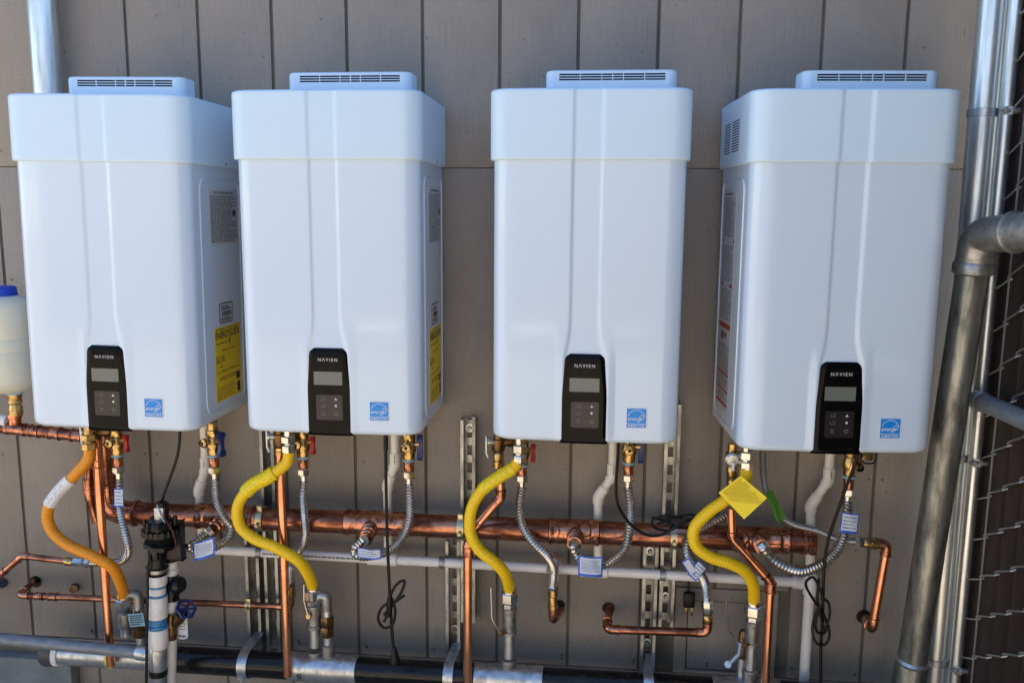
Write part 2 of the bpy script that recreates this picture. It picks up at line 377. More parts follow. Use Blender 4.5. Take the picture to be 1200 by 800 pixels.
def fy_body(x, z):
    l, r = bl(z); d = .0038 * min(ss(l - .003, l + .005, x), 1 - ss(r - .006, r + .004, x))
    return d + .005 * (x / .219) ** 2 - .0035 * ss(-.25, -.36, z) * (1 - ss(.05, .075, abs(x))) * 1
def fy_hood(x, z):
    d = .0036 * min(ss(-.0395, -.0305, x), 1 - ss(.024, .036, x)); return d + .005 * (x / .226) ** 2
def shell(rows, wd, D, r, fy, yb=-.012):
    bm = bmesh.new(); R_ = []
    for z, ins in rows:
        pts = rrect(wd - ins, D - ins, r, fy, z, yb)
        R_.append([bm.verts.new(p) for p in pts])
    n = len(R_[0])
    for i in range(len(R_) - 1):
        for k in range(n - 1): bm.faces.new((R_[i][k], R_[i][k + 1], R_[i + 1][k + 1], R_[i + 1][k]))
        bm.faces.new((R_[i][n - 1], R_[i][0], R_[i + 1][0], R_[i + 1][n - 1]))
    bm.faces.new(R_[0]); bm.faces.new(R_[-1][::-1]); return bm
DB, DH = .335, .344
HZ0, HZ1, BZ0 = .118, .274, -.534
def make_heater():
    t = thing('water_heater', '', 'water heater', (0, 0, BZ0))
    def ob(n, bm, m, p=t, **k):
        bmesh.ops.translate(bm, verts=bm.verts, vec=(0, 0, -BZ0)); return obj(n, bm, m, p, local=True, **k)
    rows = []
    for k in range(7): a = R(90 * k / 6); rows.append((BZ0 + .014 * (1 - math.sin(a)), .014 * (1 - math.cos(a))))
    rows = [(BZ0 + .014 * (1 - math.cos(R(15 * k))), .014 * (1 - math.sin(R(15 * k)))) for k in range(7)]
    z = BZ0 + .03
    while z < HZ0 + .03: rows.append((z, 0)); z += .0155
    body = ob('body', shell(rows, .219, DB, .042, fy_body), 'body')
    rows = [(HZ0, .0022), (HZ0 + .002, .0004), (HZ0 + .004, 0)] + [(HZ0 + .01 + .0135 * k, 0) for k in range(11)]
    rows += [(HZ1 - .007 + .007 * math.sin(R(18 * k)), .007 * (1 - math.cos(R(18 * k)))) for k in range(6)]
    hood = ob('hood', shell(rows, .2265, DH, .045, fy_hood, -.004), 'hood')
    # flue grille on the hood
    cx, cw, cy0, cy1, cz = .045, .149, -.272, -.215, .3225
    slots_x = [(-.118, -.071), (-.0695, -.022), (-.0205, .0025), (.0045, .0265), (.0285, .0745), (.0765, .1215)]
    FG = frame((cx, cy0, 0), (1, 0, 0), (0, 0, 1))
    fl = bmesh.new()
    zb, zt = HZ1 - .001, cz
    pts = []
    for k in range(7): a = R(180 + 15 * k); pts.append((cx - cw + .02 + .02 * math.cos(a), cy0 + .02 + .02 * math.sin(a)))
    for k in range(7): a = R(270 + 15 * k); pts.append((cx + cw - .02 + .02 * math.cos(a), cy0 + .02 + .02 * math.sin(a)))
    pts += [(cx + cw, cy1), (cx - cw, cy1)]
    rows_ = [(zb, 0), (zt - .006, 0), (zt - .002, .0018), (zt, .006)]; rr_ = []
    for zz, ins in rows_:
        c = V((cx, (cy0 + cy1) / 2)); rr_.append([fl.verts.new((c.x + (p[0] - c.x) * (1 - ins / cw), c.y + (p[1] - c.y) * (1 - ins / .03), zz)) for p in pts])
    n = len(pts)
    front = (6, 7)   # the flat front face is between points 6 and 7
    for i in range(len(rr_) - 1):
        for k in range(n):
            if i == 0 and k == 6: continue
            fl.faces.new((rr_[i][k], rr_[i][(k + 1) % n], rr_[i + 1][(k + 1) % n], rr_[i + 1][k]))
    fl.faces.new(rr_[-1][::-1])
    flue = ob('flue_cap', fl, 'hood')
    gb = bmesh.new(); X0, X1 = -cw + .02, cw - .02
    zs = [.3128, .3096, .3078, .3046, .3028, .2996]      # three rows of slots
    zs = [.3140, .3102, .3084, .3046, .3028, .2990]
    plate(FG, X0, zs[0], X1, zt - .006, -.003, .003, gb); plate(FG, X0, zb, X1, zs[5], -.003, .003, gb)
    plate(FG, X0, zs[2], X1, zs[1], -.003, .0028, gb); plate(FG, X0, zs[4], X1, zs[3], -.003, .0028, gb)
    xs = [X0] + [v for s in slots_x for v in s] + [X1]
    for i in range(0, len(xs), 2): plate(FG, xs[i], zs[5], xs[i + 1], zs[0], -.003, .003, gb)
    ob('flue_grille', gb, 'hood', flue)
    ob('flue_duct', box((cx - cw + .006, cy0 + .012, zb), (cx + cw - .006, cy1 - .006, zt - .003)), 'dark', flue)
    # control panel
    def pl_(z):
        t_ = ss(-.322, -.43, z); return -.0475 - .0095 * t_, .0455 + .0105 * t_
    bm = bmesh.new(); L = []; yf = -DB - .0042; zr = [-.322 - .2135 * i / 26 for i in range(27)]
    for i, z in enumerate(zr):
        l, r = pl_(z); c = .009 * max(0, 1 - i / 1.3) ** 1.6; l += c; r -= c
        rowv = []
        for k in range(15):
            s = -1 + 2 * k / 14; x = (l + r) / 2 + (r - l) / 2 * s
            e = min(1, (1 - abs(s)) / .07); yy = yf + .0042 * (1 - math.sqrt(max(0, 1 - (1 - e) ** 2))) + (.004 if i == 0 else .0014 if i == 1 else 0)
            yy += .005 * ss(-.523, -.5355, z) - .0016 * math.cos(s * 1.3)
            rowv.append(bm.verts.new((x, yy, z)))
        L.append(rowv)
    for i in range(26):
        for k in range(14): bm.faces.new((L[i][k], L[i][k + 1], L[i + 1][k + 1], L[i + 1][k]))
    # back skirt so the panel is a solid cap
    B = [[bm.verts.new((v.co.x, -DB + .012, v.co.z)) for v in rowv] for rowv in (L[0], L[-1])]
    for (a, b) in ((L[0], B[0]), (L[-1], B[1])):
        for k in range(14): bm.faces.new((a[k], a[k + 1], b[k + 1], b[k]))
    for k_ in (0, 14):
        pv = [r_[k_] for r_ in L]; qv = [B[0][k_]] + [bm.verts.new((v.co.x, -DB + .012, v.co.z)) for v in pv[1:-1]] + [B[1][k_]]
        for i in range(26): bm.faces.new((pv[i], pv[i + 1], qv[i + 1], qv[i]))
    panel = ob('control_panel', bm, 'panel')
    FP = frame((0, yf - .0019, 0), (1, 0, 0), (0, 0, 1))
    ob('logo', text('N\u039BVIEN', .0112, FP @ Matrix.Translation((-.001, -.3495, 0)), off=.0, sx=.95, space=1.38), 'dim_print', panel)
    ob('display', plate(FP, -.0355, -.410, .0335, -.378, -.0006, .0009), 'lcd', panel)
    b = plate(FP, -.0365, -.411, .0345, -.377, -.0008, .0006, rad=.001); ob('display_frame', b, 'black', panel)
    ob('keypad', plate(FP, -.0315, -.4955, .0335, -.434, -.0006, .0009, rad=.004), 'keypad', panel)
    kb = bmesh.new(); K = .0006
    poly(FP, [(.0135, -.4465), (.0205, -.4465), (.017, -.4410)], K, .0001, kb)
    poly(FP, [(.0135, -.4590), (.017, -.4645), (.0205, -.4590)], K, .0001, kb)
    plate(FP, .0155, -.4590, .0185, -.4575, K, .0001, kb)
    ob('key_symbol', kb, 'dim_print', panel)
    kb = bmesh.new()
    for cx_, cz_ in ((-.014, -.444), (-.014, -.461)):
        sweep_ring(FP, [(cx_ - .005, cz_ + .003), (cx_ - .005, cz_ - .003), (cx_ + .005, cz_ - .003), (cx_ + .005, cz_ + .003), (cx_ - .001, cz_ + .003)], .0011, K, kb)
    sweep_ring(FP, [(-.018, -.476), (-.014, -.481), (-.010, -.476)], .0012, K, kb); plate(FP, -.0185, -.4845, -.0095, -.4835, K, .0001, kb)
    sweep_ring(FP, [(.017 + .0042 * math.cos(R(a)), -.480 + .0042 * math.sin(R(a))) for a in range(120, 421, 20)], .0011, K, kb)
    plate(FP, .0164, -.4795, .0176, -.475, K, .0001, kb)
    ob('key_symbol', kb, 'grey_print', panel)
    # efficiency sticker
    a = .119; FS = frame((a, -DB + .005 * (a / .219) ** 2 - .0009, -.4715), (1, .045 * .55, 0), (0, 0, 1))
    st = ob('efficiency_sticker', plate(FS, -.0235, -.0235, .0235, .0235, -.0004, .0007, rad=.0008), 'white_print')
    ob('sticker_print', plate(FS, -.0225, -.0127, .0225, .0225, .0003, .0002), 'blue_print', st)
    ob('sticker_print', plate(FS, -.0225, -.0225, .0225, -.0139, .0003, .0002), 'blue_print', st)
    lb = sweep_ring(FS, [(.020 * math.cos(R(q)), -.001 + .020 * math.sin(R(q))) for q in range(12, 171, 8)], .0011, .0008)
    text('energy', .0135, FS @ Matrix.Translation((-.004, -.0015, .0008)), lb, shear=.5, sx=.95)
    sp = []
    for q in range(11):
        rad_ = .0075 if q % 2 == 0 else .0033; an = R(90 + 36 * q); sp.append((.0125 + rad_ * math.cos(an), .002 + rad_ * math.sin(an)))
    sweep_ring(FS, sp, .0009, .0008, lb)
    text('ENERGY STAR', .0062, FS @ Matrix.Translation((0, -.0183, .0007)), lb, off=.0001, sx=.98)
    ob('sticker_lettering', lb, 'white_print', st)
    # side panels with their stickers
    for sgn in (1, -1):
        FX = frame((sgn * .219, 0, 0), (0, sgn, 0), (0, 0, 1)); s = sgn
        def U(y): return y * s
        u0, u1 = sorted((U(-.262), U(-.03))); rp = []
        for cx_, cy_, a0 in ((u1 - .03, .085 - .03, 0), (u0 + .03, .085 - .03, 90), (u0 + .03, -.505 + .03, 180), (u1 - .03, -.505 + .03, 270)):
            for k in range(7): an = R(a0 + 15 * k); rp.append(FX @ V((cx_ + .03 * math.cos(an), cy_ + .03 * math.sin(an), -.0002)))
        rp.append(rp[0].copy()); rp.append(rp[1].copy())
        side = ob('side_panel', plate(FX, u0, -.505, u1, .085, -.004, .0046, rad=.03), 'body')
        ob('panel_bead', rod(rp, .0028, seg=8), 'body', side)
    FX = frame((.2197, 0, 0), (0, 1, 0), (0, 0, 1))
    rl = ob('rating_label', plate(FX, -.212, -.078, -.045, .060), 'label')
    b = dashes(FX, -.207, -.073, -.05, .046, 26, .0006, fill=.4, mean=.02); text('Gas Fired Tankless Water Heater', .0085, FX @ Matrix.Translation((-.128, .0535, .0006)), b)
    plate(FX, -.075, -.005, -.058, .010, .0006, .0001, b); ob('label_print', b, 'black_print', rl)
    bl_ = ob('serial_sticker', plate(FX, -.175, -.284, -.092, -.230, rad=.007), 'black_print')
    ob('sticker_face', plate(FX, -.172, -.281, -.095, -.233, .0005, .0003, rad=.006), 'label', bl_)
    b = dashes(FX, -.165, -.250, -.102, -.238, 2, .0010, fill=.6); yy = -.160
    while yy < -.105: w_ = random.choice((.001, .002, .003)); plate(FX, yy, -.265, yy + w_, -.253, .0009, .0001, b); yy += w_ + random.choice((.001, .002))
    dashes(FX, -.165, -.278, -.102, -.268, 2, .0010, b, fill=.6); ob('label_print', b, 'black_print', bl_)
    eg = ob('energy_guide_sticker', plate(FX, -.208, -.487, -.050, -.292), 'yellow_label')
    b = text('ENERGYGUIDE', .026, FX @ Matrix.Translation((-.129, -.314, .0006)), off=.0006, sx=.86)
    dashes(FX, -.200, -.301, -.06, -.295, 1, .0007, b, mean=.03); poly(FX, [(-.124, -.331), (-.112, -.331), (-.118, -.343)], .0006, .0001, b); plate(FX, -.120, -.331, -.116, -.322, .0006, .0001, b)
    dashes(FX, -.2, -.338, -.135, -.331, 1, .0007, b, mean=.02); dashes(FX, -.17, -.357, -.09, -.351, 1, .0007, b, mean=.02)
    text('$218', .024, FX @ Matrix.Translation((-.178, -.377, .0006)), b, off=.0002); poly(FX, [(-.180, -.398), (-.168, -.398), (-.174, -.390)], .0006, .0001, b)
    dashes(FX, -.2, -.413, -.065, -.405, 1, .0007, b, mean=.03, fill=.3); dashes(FX, -.185, -.434, -.08, -.422, 2, .0007, b, mean=.02)
    plate(FX, -.082, -.445, -.060, -.425, .0006, .0001, b); plate(FX, -.078, -.480, -.060, -.452, .0006, .0001, b)
    dashes(FX, -.203, -.482, -.09, -.448, 6, .0007, b, mean=.02, fill=.3)
    ob('label_print', b, 'black_print', eg)
    b = rod([(.2262, -.121, .126), (.2272, -.121, .126)], .003, seg=8); ob('screw', b, 'black_print', hood)
    # left side: warning label and air intake louvres
    FL = frame((-.2197, 0, 0), (0, -1, 0), (0, 0, 1))
    wl = ob('warning_label', plate(FL, .050, -.478, .190, .066), 'label')
    b = dashes(FL, .058, -.05, .182, .045, 20, .0007, fill=.35, mean=.018); dashes(FL, .07, .05, .17, .058, 1, .0007, b)
    dashes(FL, .058, -.16, .182, -.07, 18, .0007, b, fill=.35, mean=.018); dashes(FL, .058, -.255, .182, -.178, 14, .0007, b, fill=.35, mean=.018)
    dashes(FL, .058, -.385, .182, -.315, 13, .0007, b, fill=.35, mean=.018); dashes(FL, .058, -.425, .182, -.395, 5, .0007, b, fill=.35, mean=.018); dashes(FL, .058, -.455, .182, -.436, 3, .0007, b, fill=.35, mean=.018)
    plate(FL, .085, -.305, .11, -.285, .0006, .0001, b); ob('label_print', b, 'black_print', wl)
    b = bmesh.new()
    for z0, z1, segs in ((-.064, -.056, ((.055, .066), (.172, .185))), (-.173, -.163, ((.055, .080), (.155, .185))), (-.276, -.263, ((.055, .185),)), (-.392, -.386, ((.055, .185),)), (-.433, -.427, ((.055, .185),)), (-.468, -.460, ((.055, .185),)), (-.30, -.285, ((.12, .145),))):
        for a_, b_ in segs: plate(FL, a_, z0, b_, z1, .0006, .0001, b)
    ob('warning_bar', b, 'red', wl)
    FH = frame((-.2265, 0, 0), (0, -1, 0), (0, 0, 1)); b = bmesh.new()
    for u0, u1 in ((.055, .120), (.140, .215)):
        for k in range(12): plate(FH, u0, .151 + k * .0062, u1, .1538 + k * .0062, -.0002, .0005, b)
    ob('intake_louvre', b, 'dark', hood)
    return t
HX = [(-.923, 0), (-.370, 0), (.240, 0), (.812, 3.2)]
HL = ['white tankless water heater at far left, beside the milky tank with blue cap',
      'white tankless water heater second from left, its yellow side sticker a narrow sliver',
      'white tankless water heater seen straight on, third from left, no side face showing',
      'white tankless water heater at far right, its louvred left side showing, beside fence']
h0 = make_heater()
for i, (x, rz) in enumerate(HX):
    o = h0 if i == 0 else copy_tree(h0)
    a = R(rz); o.location = (x, 0, BZ0) if not rz else (x - .34 * math.sin(a) + .004, -.34 + .34 * math.cos(a), BZ0)
    o.rotation_euler = (0, R((.6, 0, 0, 0)[i]), a); o.location.z += (-.006, 0, 0, -.005)[i]; o.location.x += (-.0085, 0, 0, 0)[i]; o['label'] = HL[i]; o['group'] = 'white tankless water heaters on the wall'

bpy.context.view_layer.update()
for i, (dx, dz) in enumerate(((-.0030, -.002), (.0015, -.001), (.002, .001), (-.001, -.002))):
    un = [o for o in bpy.data.objects if o.get('label') == HL[i]][0]
    for c in kids(un):
        if c.name.startswith('efficiency_sticker'): c.location = (dx, -.0001, dz)
# small rusty nail heads and a dark drip or two on the siding
nm = None
for k in range(-7, 6):
    for z in (-1.262, -1.25 - .01 * random.random(), -.70, .16, -.2):
        if random.random() < .35: continue
        x = k * PITCH + (.018 if random.random() < .5 else .185) + .006 * random.random()
        if nm is None:
            o = obj('nail_head', prof((0, -.0009, 0), (0, .0006, 0), [(0, .0028), (1, .0030)], seg=10), 'bronze', wall); nm = o; o.data.transform(Matrix.Translation(root_loc(wall)))
        else:
            o = nm.copy(); col.objects.link(o); o.parent = wall
        o.location = V((x, 0, z)) - root_loc(wall)

# ================================================================== STRUTS
def strut(label, x, z0, z1, d=.041, bolts=(), hw=.0205):
    t = thing('strut_channel', label, 'metal channel', (x, 0, z0), 'slotted strut channels on the siding')
    bm = bmesh.new(); th = .0026; y0 = -.0045
    box((x - hw, y0 - d, z0), (x - hw + th, y0, z1), bm); box((x + hw - th, y0 - d, z0), (x + hw, y0, z1), bm)
    box((x - hw + th, y0 - d, z0), (x - hw + .0085, y0 - d + th, z1), bm); box((x + hw - .0085, y0 - d, z0), (x + hw - th, y0 - d + th, z1), bm)
    box((x - hw + .0085 - th, y0 - d + th, z0), (x - hw + .0085, y0 - d + .008, z1), bm); box((x + hw - .0085, y0 - d + th, z0), (x + hw - .0085 + th, y0 - d + .008, z1), bm)
    obj('side_flange', bm, 'zinc', t)
    bm = bmesh.new(); box((x - hw + th, y0 - th, z0), (x - .007, y0, z1), bm); box((x + .007, y0 - th, z0), (x + hw - th, y0, z1), bm)
    z = z0 + .006
    while z < z1:
        box((x - .007, y0 - th, z), (x + .007, y0, min(z + .022, z1)), bm); z += .05
    obj('slotted_web', bm, 'zinc', t)
    for bz in bolts:
        b = prof((x, y0 - th, bz), (x, y0 - th - .003, bz), [(0, .0125), (1, .0125)]); wsh = obj('washer', b, 'galv', t)
        obj('bolt_head', prof((x, y0 - th - .003, bz), (x, y0 - th - .009, bz), [(0, .0062), (.7, .0062), (1, .004)], seg=6), 'malleable', wsh)
    return t
S = {}
S['a'] = strut('long dark strut channel under the second heater, right one of its pair', -.648, -1.262, -.50, bolts=())
S['b'] = strut('short strut channel under the second heater, left of its pair, holding thin copper pipe', -.704, -1.30, -.905, bolts=())
S['c'] = strut('strut channel rising above the copper manifold between the second and third heaters', -.078, -1.146, -.560, bolts=(-.590,))
S['d'] = strut('lower strut channel left of the third bright copper riser, strapped to the black pipe', -.121, -1.31, -.908, bolts=(-1.185,))
S['e'] = strut('strut channel coming down behind the right bottom corner of the third heater', .474, -1.132, -.50, bolts=(-1.055,))
S['f'] = strut('lower strut channel just left of the hanging black plug, below the white pipe', .427, -1.33, -.900, bolts=(-.925, -1.195))
def ring_clamp(parent, c, axis, r, wd=.016, m='zincy', ear=True):
    c = V(c); ax = V(axis).normalized(); bm = bmesh.new()
    prof(c - ax * wd / 2, c + ax * wd / 2, [(0, r + .0005), (.02, r + .003), (.98, r + .003), (1, r + .0005)], bm, seg=26)
    cl = obj('pipe_clamp', bm, m, parent)
    if ear:
        e = c + V((0, -r * .55, r * .95)); q = c + V((0, -r * .9, -r * .1))
        b = box(e - V((wd * .4, .004, .003)), e + V((wd * .4, .01, .012)), bev=.001)
        b2 = prof(c + V((0, -r - .001, -.002)), c + V((0, -r - .016, -.004)), [(0, .005), (1, .005)], b, seg=6)
        obj('clamp_screw', b, m, cl)
    return cl

# ================================================================== COPPER MANIFOLD
MY, MZ, MR = -.092, -.846, .0315
t = thing('copper_manifold', 'thick horizontal copper header pipe running behind the hoses under all four heaters', 'copper pipe', (0, MY, MZ))
xl = P(150, 607, MY).x; xr = P(955, 636, MY).x
elb = P(121, 520, MY).x
ML, ma = fillet([(elb, MY, -.56), (elb, MY, MZ), (xr - .01, MY, MZ)], .06, 10)
obj('manifold_pipe', rod(ML, MR, seg=26), 'copper', t)
for arc, u, v in ma:
    bm = rod([arc[0] + u * .03] + arc + [arc[-1] + v * .03], MR * 1.06, seg=26)
    for c, d in ((arc[0] + u * .03, u), (arc[-1] + v * .03, v)):
        prof(c - d * .012, c, [(0, MR * 1.05), (.2, MR * 1.17), (.7, MR * 1.17), (1, MR * 1.05)], bm, seg=26)
    obj('manifold_elbow', bm, 'copper_fit', t)
def mtee(x0, x1, bx, out, rb=.0155):
    a = P(x0, 618, MY).x; b = P(x1, 618, MY).x; c = V((P(bx, 618, MY).x, MY, MZ)); w_ = b - a
    pr = [(0, MR * 1.02), (.02, MR * 1.15), (.07, MR * 1.15), (.10, MR * 1.06), (.17, MR * 1.06), (.20, MR * 1.12), (.24, MR * 1.06), (.4, MR * 1.1), (.6, MR * 1.1), (.76, MR * 1.06), (.80, MR * 1.12), (.83, MR * 1.06), (.90, MR * 1.06), (.93, MR * 1.15), (.98, MR * 1.15), (1, MR * 1.02)]
    tee = obj('manifold_tee', prof((a, MY, MZ), (b, MY, MZ), pr, seg=30), 'copper_fit', t)
    d = V(out) - c; L = d.length; n = d.normalized()
    obj('branch_outlet', prof(c, c + d, [(0, MR * .8), (.45, MR * .72), (.52, rb * 1.05), (.56, rb * 1.28), (.62, rb * 1.28), (.65, rb), (.74, rb), (.76, rb * 1.25), (.82, rb * 1.25), (.85, rb), (.94, rb * 1.0), (.95, rb * 1.2), (1, rb * 1.2)], seg=20), 'copper_fit', tee)
O1 = P(247, 622, -.175); O2 = P(428, 632, -.175); O3 = P(673, 637, -.175); O4 = P(893, 640, -.175)
mtee(232, 300, 268, O1); mtee(405, 478, 437, O2); mtee(643, 703, 675, O3); mtee(862, 925, 887, O4)
ce = P(938, 635, MY).x
obj('end_cap', prof((ce, MY, MZ), (xr, MY, MZ), [(0, MR * 1.02), (.05, MR * 1.15), (.3, MR * 1.15), (.4, MR * 1.04), (.6, MR * 1.04), (.66, MR * 1.13), (.95, MR * 1.1), (1, MR * .9)], seg=28), 'copper_fit', t)
for key, px in (('a', 308), ('c', 541), ('e', 789)):
    ring_clamp(S[key], (P(px, 618, MY).x, MY, MZ), (1, 0, 0), MR + .001, .018)

# ================================================================== WHITE DRAIN LINE AND DROPS
VY = -.058
t = thing('condensate_main', 'long white pvc drain pipe running just below the copper manifold', 'pvc pipe', P(255, 645, VY))
A = P(236, 643, VY); B = P(931, 681.5, VY)
obj('pipe', rod([A, B], .0134, seg=16), 'pvc', t)
J = P(949, 684, VY); obj('down_pipe', rod([V((J.x, VY, J.z + .05)), V((J.x, VY, GZ))], .0134, seg=16), 'pvc', t)
tee = obj('tee_fitting', prof(V((J.x, VY, J.z + .030)), V((J.x, VY, J.z - .030)), [(0, .014), (.03, .0172), (.97, .0172), (1, .014)]), 'pvc', t)
obj('tee_branch', prof(J, B - V((.004, 0, 0)), [(0, .016), (.97, .0168), (1, .014)]), 'pvc', tee)
for x0, x1 in ((440, 476), (690, 722)):
    a = A.lerp(B, (x0 - 236) / 695); b = A.lerp(B, (x1 - 236) / 695); 
    obj('tee_fitting', prof(a, b, [(0, .014), (.03, .0175), (.97, .0175), (1, .014)]), 'pvc', t)
Fm_ = frame(A.lerp(B, .16) + V((0, -.0135, .002)), (B - A), (0, 0, 1))
b = dashes(Fm_, -.08, -.003, .20, .003, 1, .0003, mean=.012, fill=.9, ragged=0); obj('pipe_print', b, 'grey_print', t)
for key, px in (('a', 308), ('d', 529), ('e', 784)):
    c = A.lerp(B, (px - 236) / 695); ring_clamp(S[key], c, (B - A), .0136, .016, 'zinc', ear=False)
def drop(label, pts, to_y):
    """condensate drop with its offset bend"""
    t = thing('condensate_drop', label, 'pvc pipe', P(*to_y, -.052), 'white condensate drops under the heaters')
    q = P(*pts[2], -.052); q2 = P(*to_y, -.052); p1 = P(*pts[1], -.052); p0 = P(*pts[0], -.052); p0.z = -.5
    p1.x, p1.z = P(*pts[1], -.052).x, P(*pts[1], -.052).z
    line = [p0, p1, q, q2]
    # pass behind the manifold
    m, arcs = fillet(line, .018)
    obj('drop_pipe', rod(m, .0122, seg=16), 'pvc_grey', t)
    for arc, u, v in arcs:
        obj('offset_elbow', rod([arc[0] + u * .028] + arc + [arc[-1] + v * .012], .0152, seg=16), 'pvc_grey', t)
    Fp = frame(arcs[0][0][0] + arcs[0][1] * .012 + V((0, -.0155, 0)), (0, 0, 1), (-1, 0, 0)); obj('fitting_print', dashes(Fp, -.01, -.004, .012, .0, 1, .0004, mean=.02), 'black_print', t)
drop('grey white condensate drop with offset bend under the leftmost heater right corner', [(240, 505), (241, 548), (233, 574)], (238, 640))
drop('white condensate drop with offset bend behind the black cord under the second heater', [(463, 515), (463, 543), (454, 568)], (455, 650))
drop('white condensate drop with offset bend directly below the third heater, left of its blue valve', [(718, 525), (718, 557), (701, 582)], (701, 664))
drop('white condensate drop with offset bend under the rightmost heater, behind the green tag tube', [(972, 535), (971, 562), (950, 592)], (949, 676))

# ================================================================== GAS HEADER
HY, HZg, HR = -.125, -1.262, .0365
t = thing('gas_header', 'big horizontal gas pipe at the bottom, bare at its capped left end then coated black', 'gas pipe', (-1.2, HY, HZg))
def HXp(px): return P(px, 780, HY).x
obj('bare_pipe', prof((HXp(72), HY, HZg), (HXp(199), HY, HZg), [(0, HR * .93), (1, HR * .93)], seg=28), 'galv', t)
obj('end_cap', prof((HXp(54), HY, HZg), (HXp(69), HY, HZg), [(0, HR * .95), (.2, HR * 1.1), (1, HR * 1.1)], seg=28), 'capgrey', t, label='dark rubber edged cap closing the pipe end')
obj('cap_ring', prof((HXp(69.2), HY, HZg), (HXp(75), HY, HZg), [(0, HR * 1.07), (1, HR * 1.04)], seg=28), 'white_print', t)
obj('yellow_mark', prof((HXp(131), HY, HZg), (HXp(137), HY, HZg), [(0, HR * .95), (.1, HR * .97), (.9, HR * .97), (1, HR * .95)], seg=28), 'yellow', t)
for x0, x1 in ((194, 350), (412, 562), (634, 840), (905, 1045)):
    obj('coated_pipe', prof((HXp(x0), HY, HZg), (HXp(x1), HY, HZg), [(0, HR * .96), (.004, HR), (.996, HR), (1, HR * .96)], seg=30), 'black_pipe', t)
for n_, (x0, x1) in enumerate(((340, 420), (556, 637), (835, 915))):
    b = prof((HXp(x0), HY, HZg), (HXp(x1), HY, HZg), [(0, HR * 1.03), (.01, HR * 1.1), (.10, HR * 1.1), (.12, HR * 1.06), (.26, HR * 1.06), (.28, HR * 1.10), (.72, HR * 1.10), (.74, HR * 1.06), (.88, HR * 1.06), (.9, HR * 1.1), (.99, HR * 1.1), (1, HR * 1.03)], seg=30)
    tee = obj('press_tee', b, 'galv', t)
    Fq = frame(((HXp(x0) * .8 + HXp(x1) * .2), HY - HR * 1.085, HZg - .008), (1, 0, 0), (0, 0, 1))
    b = text('G' if n_ == 0 else 'I', .018, Fq, off=.0008); obj('stamp', b, 'black_print' if n_ == 0 else 'yellow', tee)
for px, key in ((289, 'b'), (527, 'd'), (760, 'f')):
    x = HXp(px); bm = bmesh.new(); wd = .027
    pts = [(x + .010, -.046, HZg + .052), (x + .008, -.066, HZg + .05)]
    for k in range(9):
        a = R(8 + k * 21); pts.append((x, HY - (HR + .002) * math.sin(a) * 1.0 + 0, HZg + (HR + .002) * math.cos(a)))
    pts = [V(p) for p in pts]; rows = []
    for i, p in enumerate(pts):
        q = pts[min(i + 1, len(pts) - 1)] - pts[max(i - 1, 0)]; nrm = V((0, -q.z, q.y)).normalized()
        if nrm.dot(p - V((x, HY, HZg))) < 0: nrm = -nrm
        rows.append([bm.verts.new(p + V((s * wd / 2, 0, 0)) + nrm * d) for s, d in ((-1, 0), (1, 0), (1, .0022), (-1, .0022))])
    for i in range(len(rows) - 1):
        for k in range(4): bm.faces.new((rows[i][k], rows[i][(k + 1) % 4], rows[i + 1][(k + 1) % 4], rows[i + 1][k]))
    bm.faces.new(rows[0]); bm.faces.new(rows[-1][::-1])
    st = obj('pipe_strap', bm, 'galv', t)
    c = V((x, HY - HR * .8, HZg - HR * .75)); obj('strap_bolt', prof(c + V((0, -.004, .004)), c + V((0, -.005, -.02)), [(0, .013), (.15, .013), (.16, .006), (1, .006)], seg=6), 'galv', st)

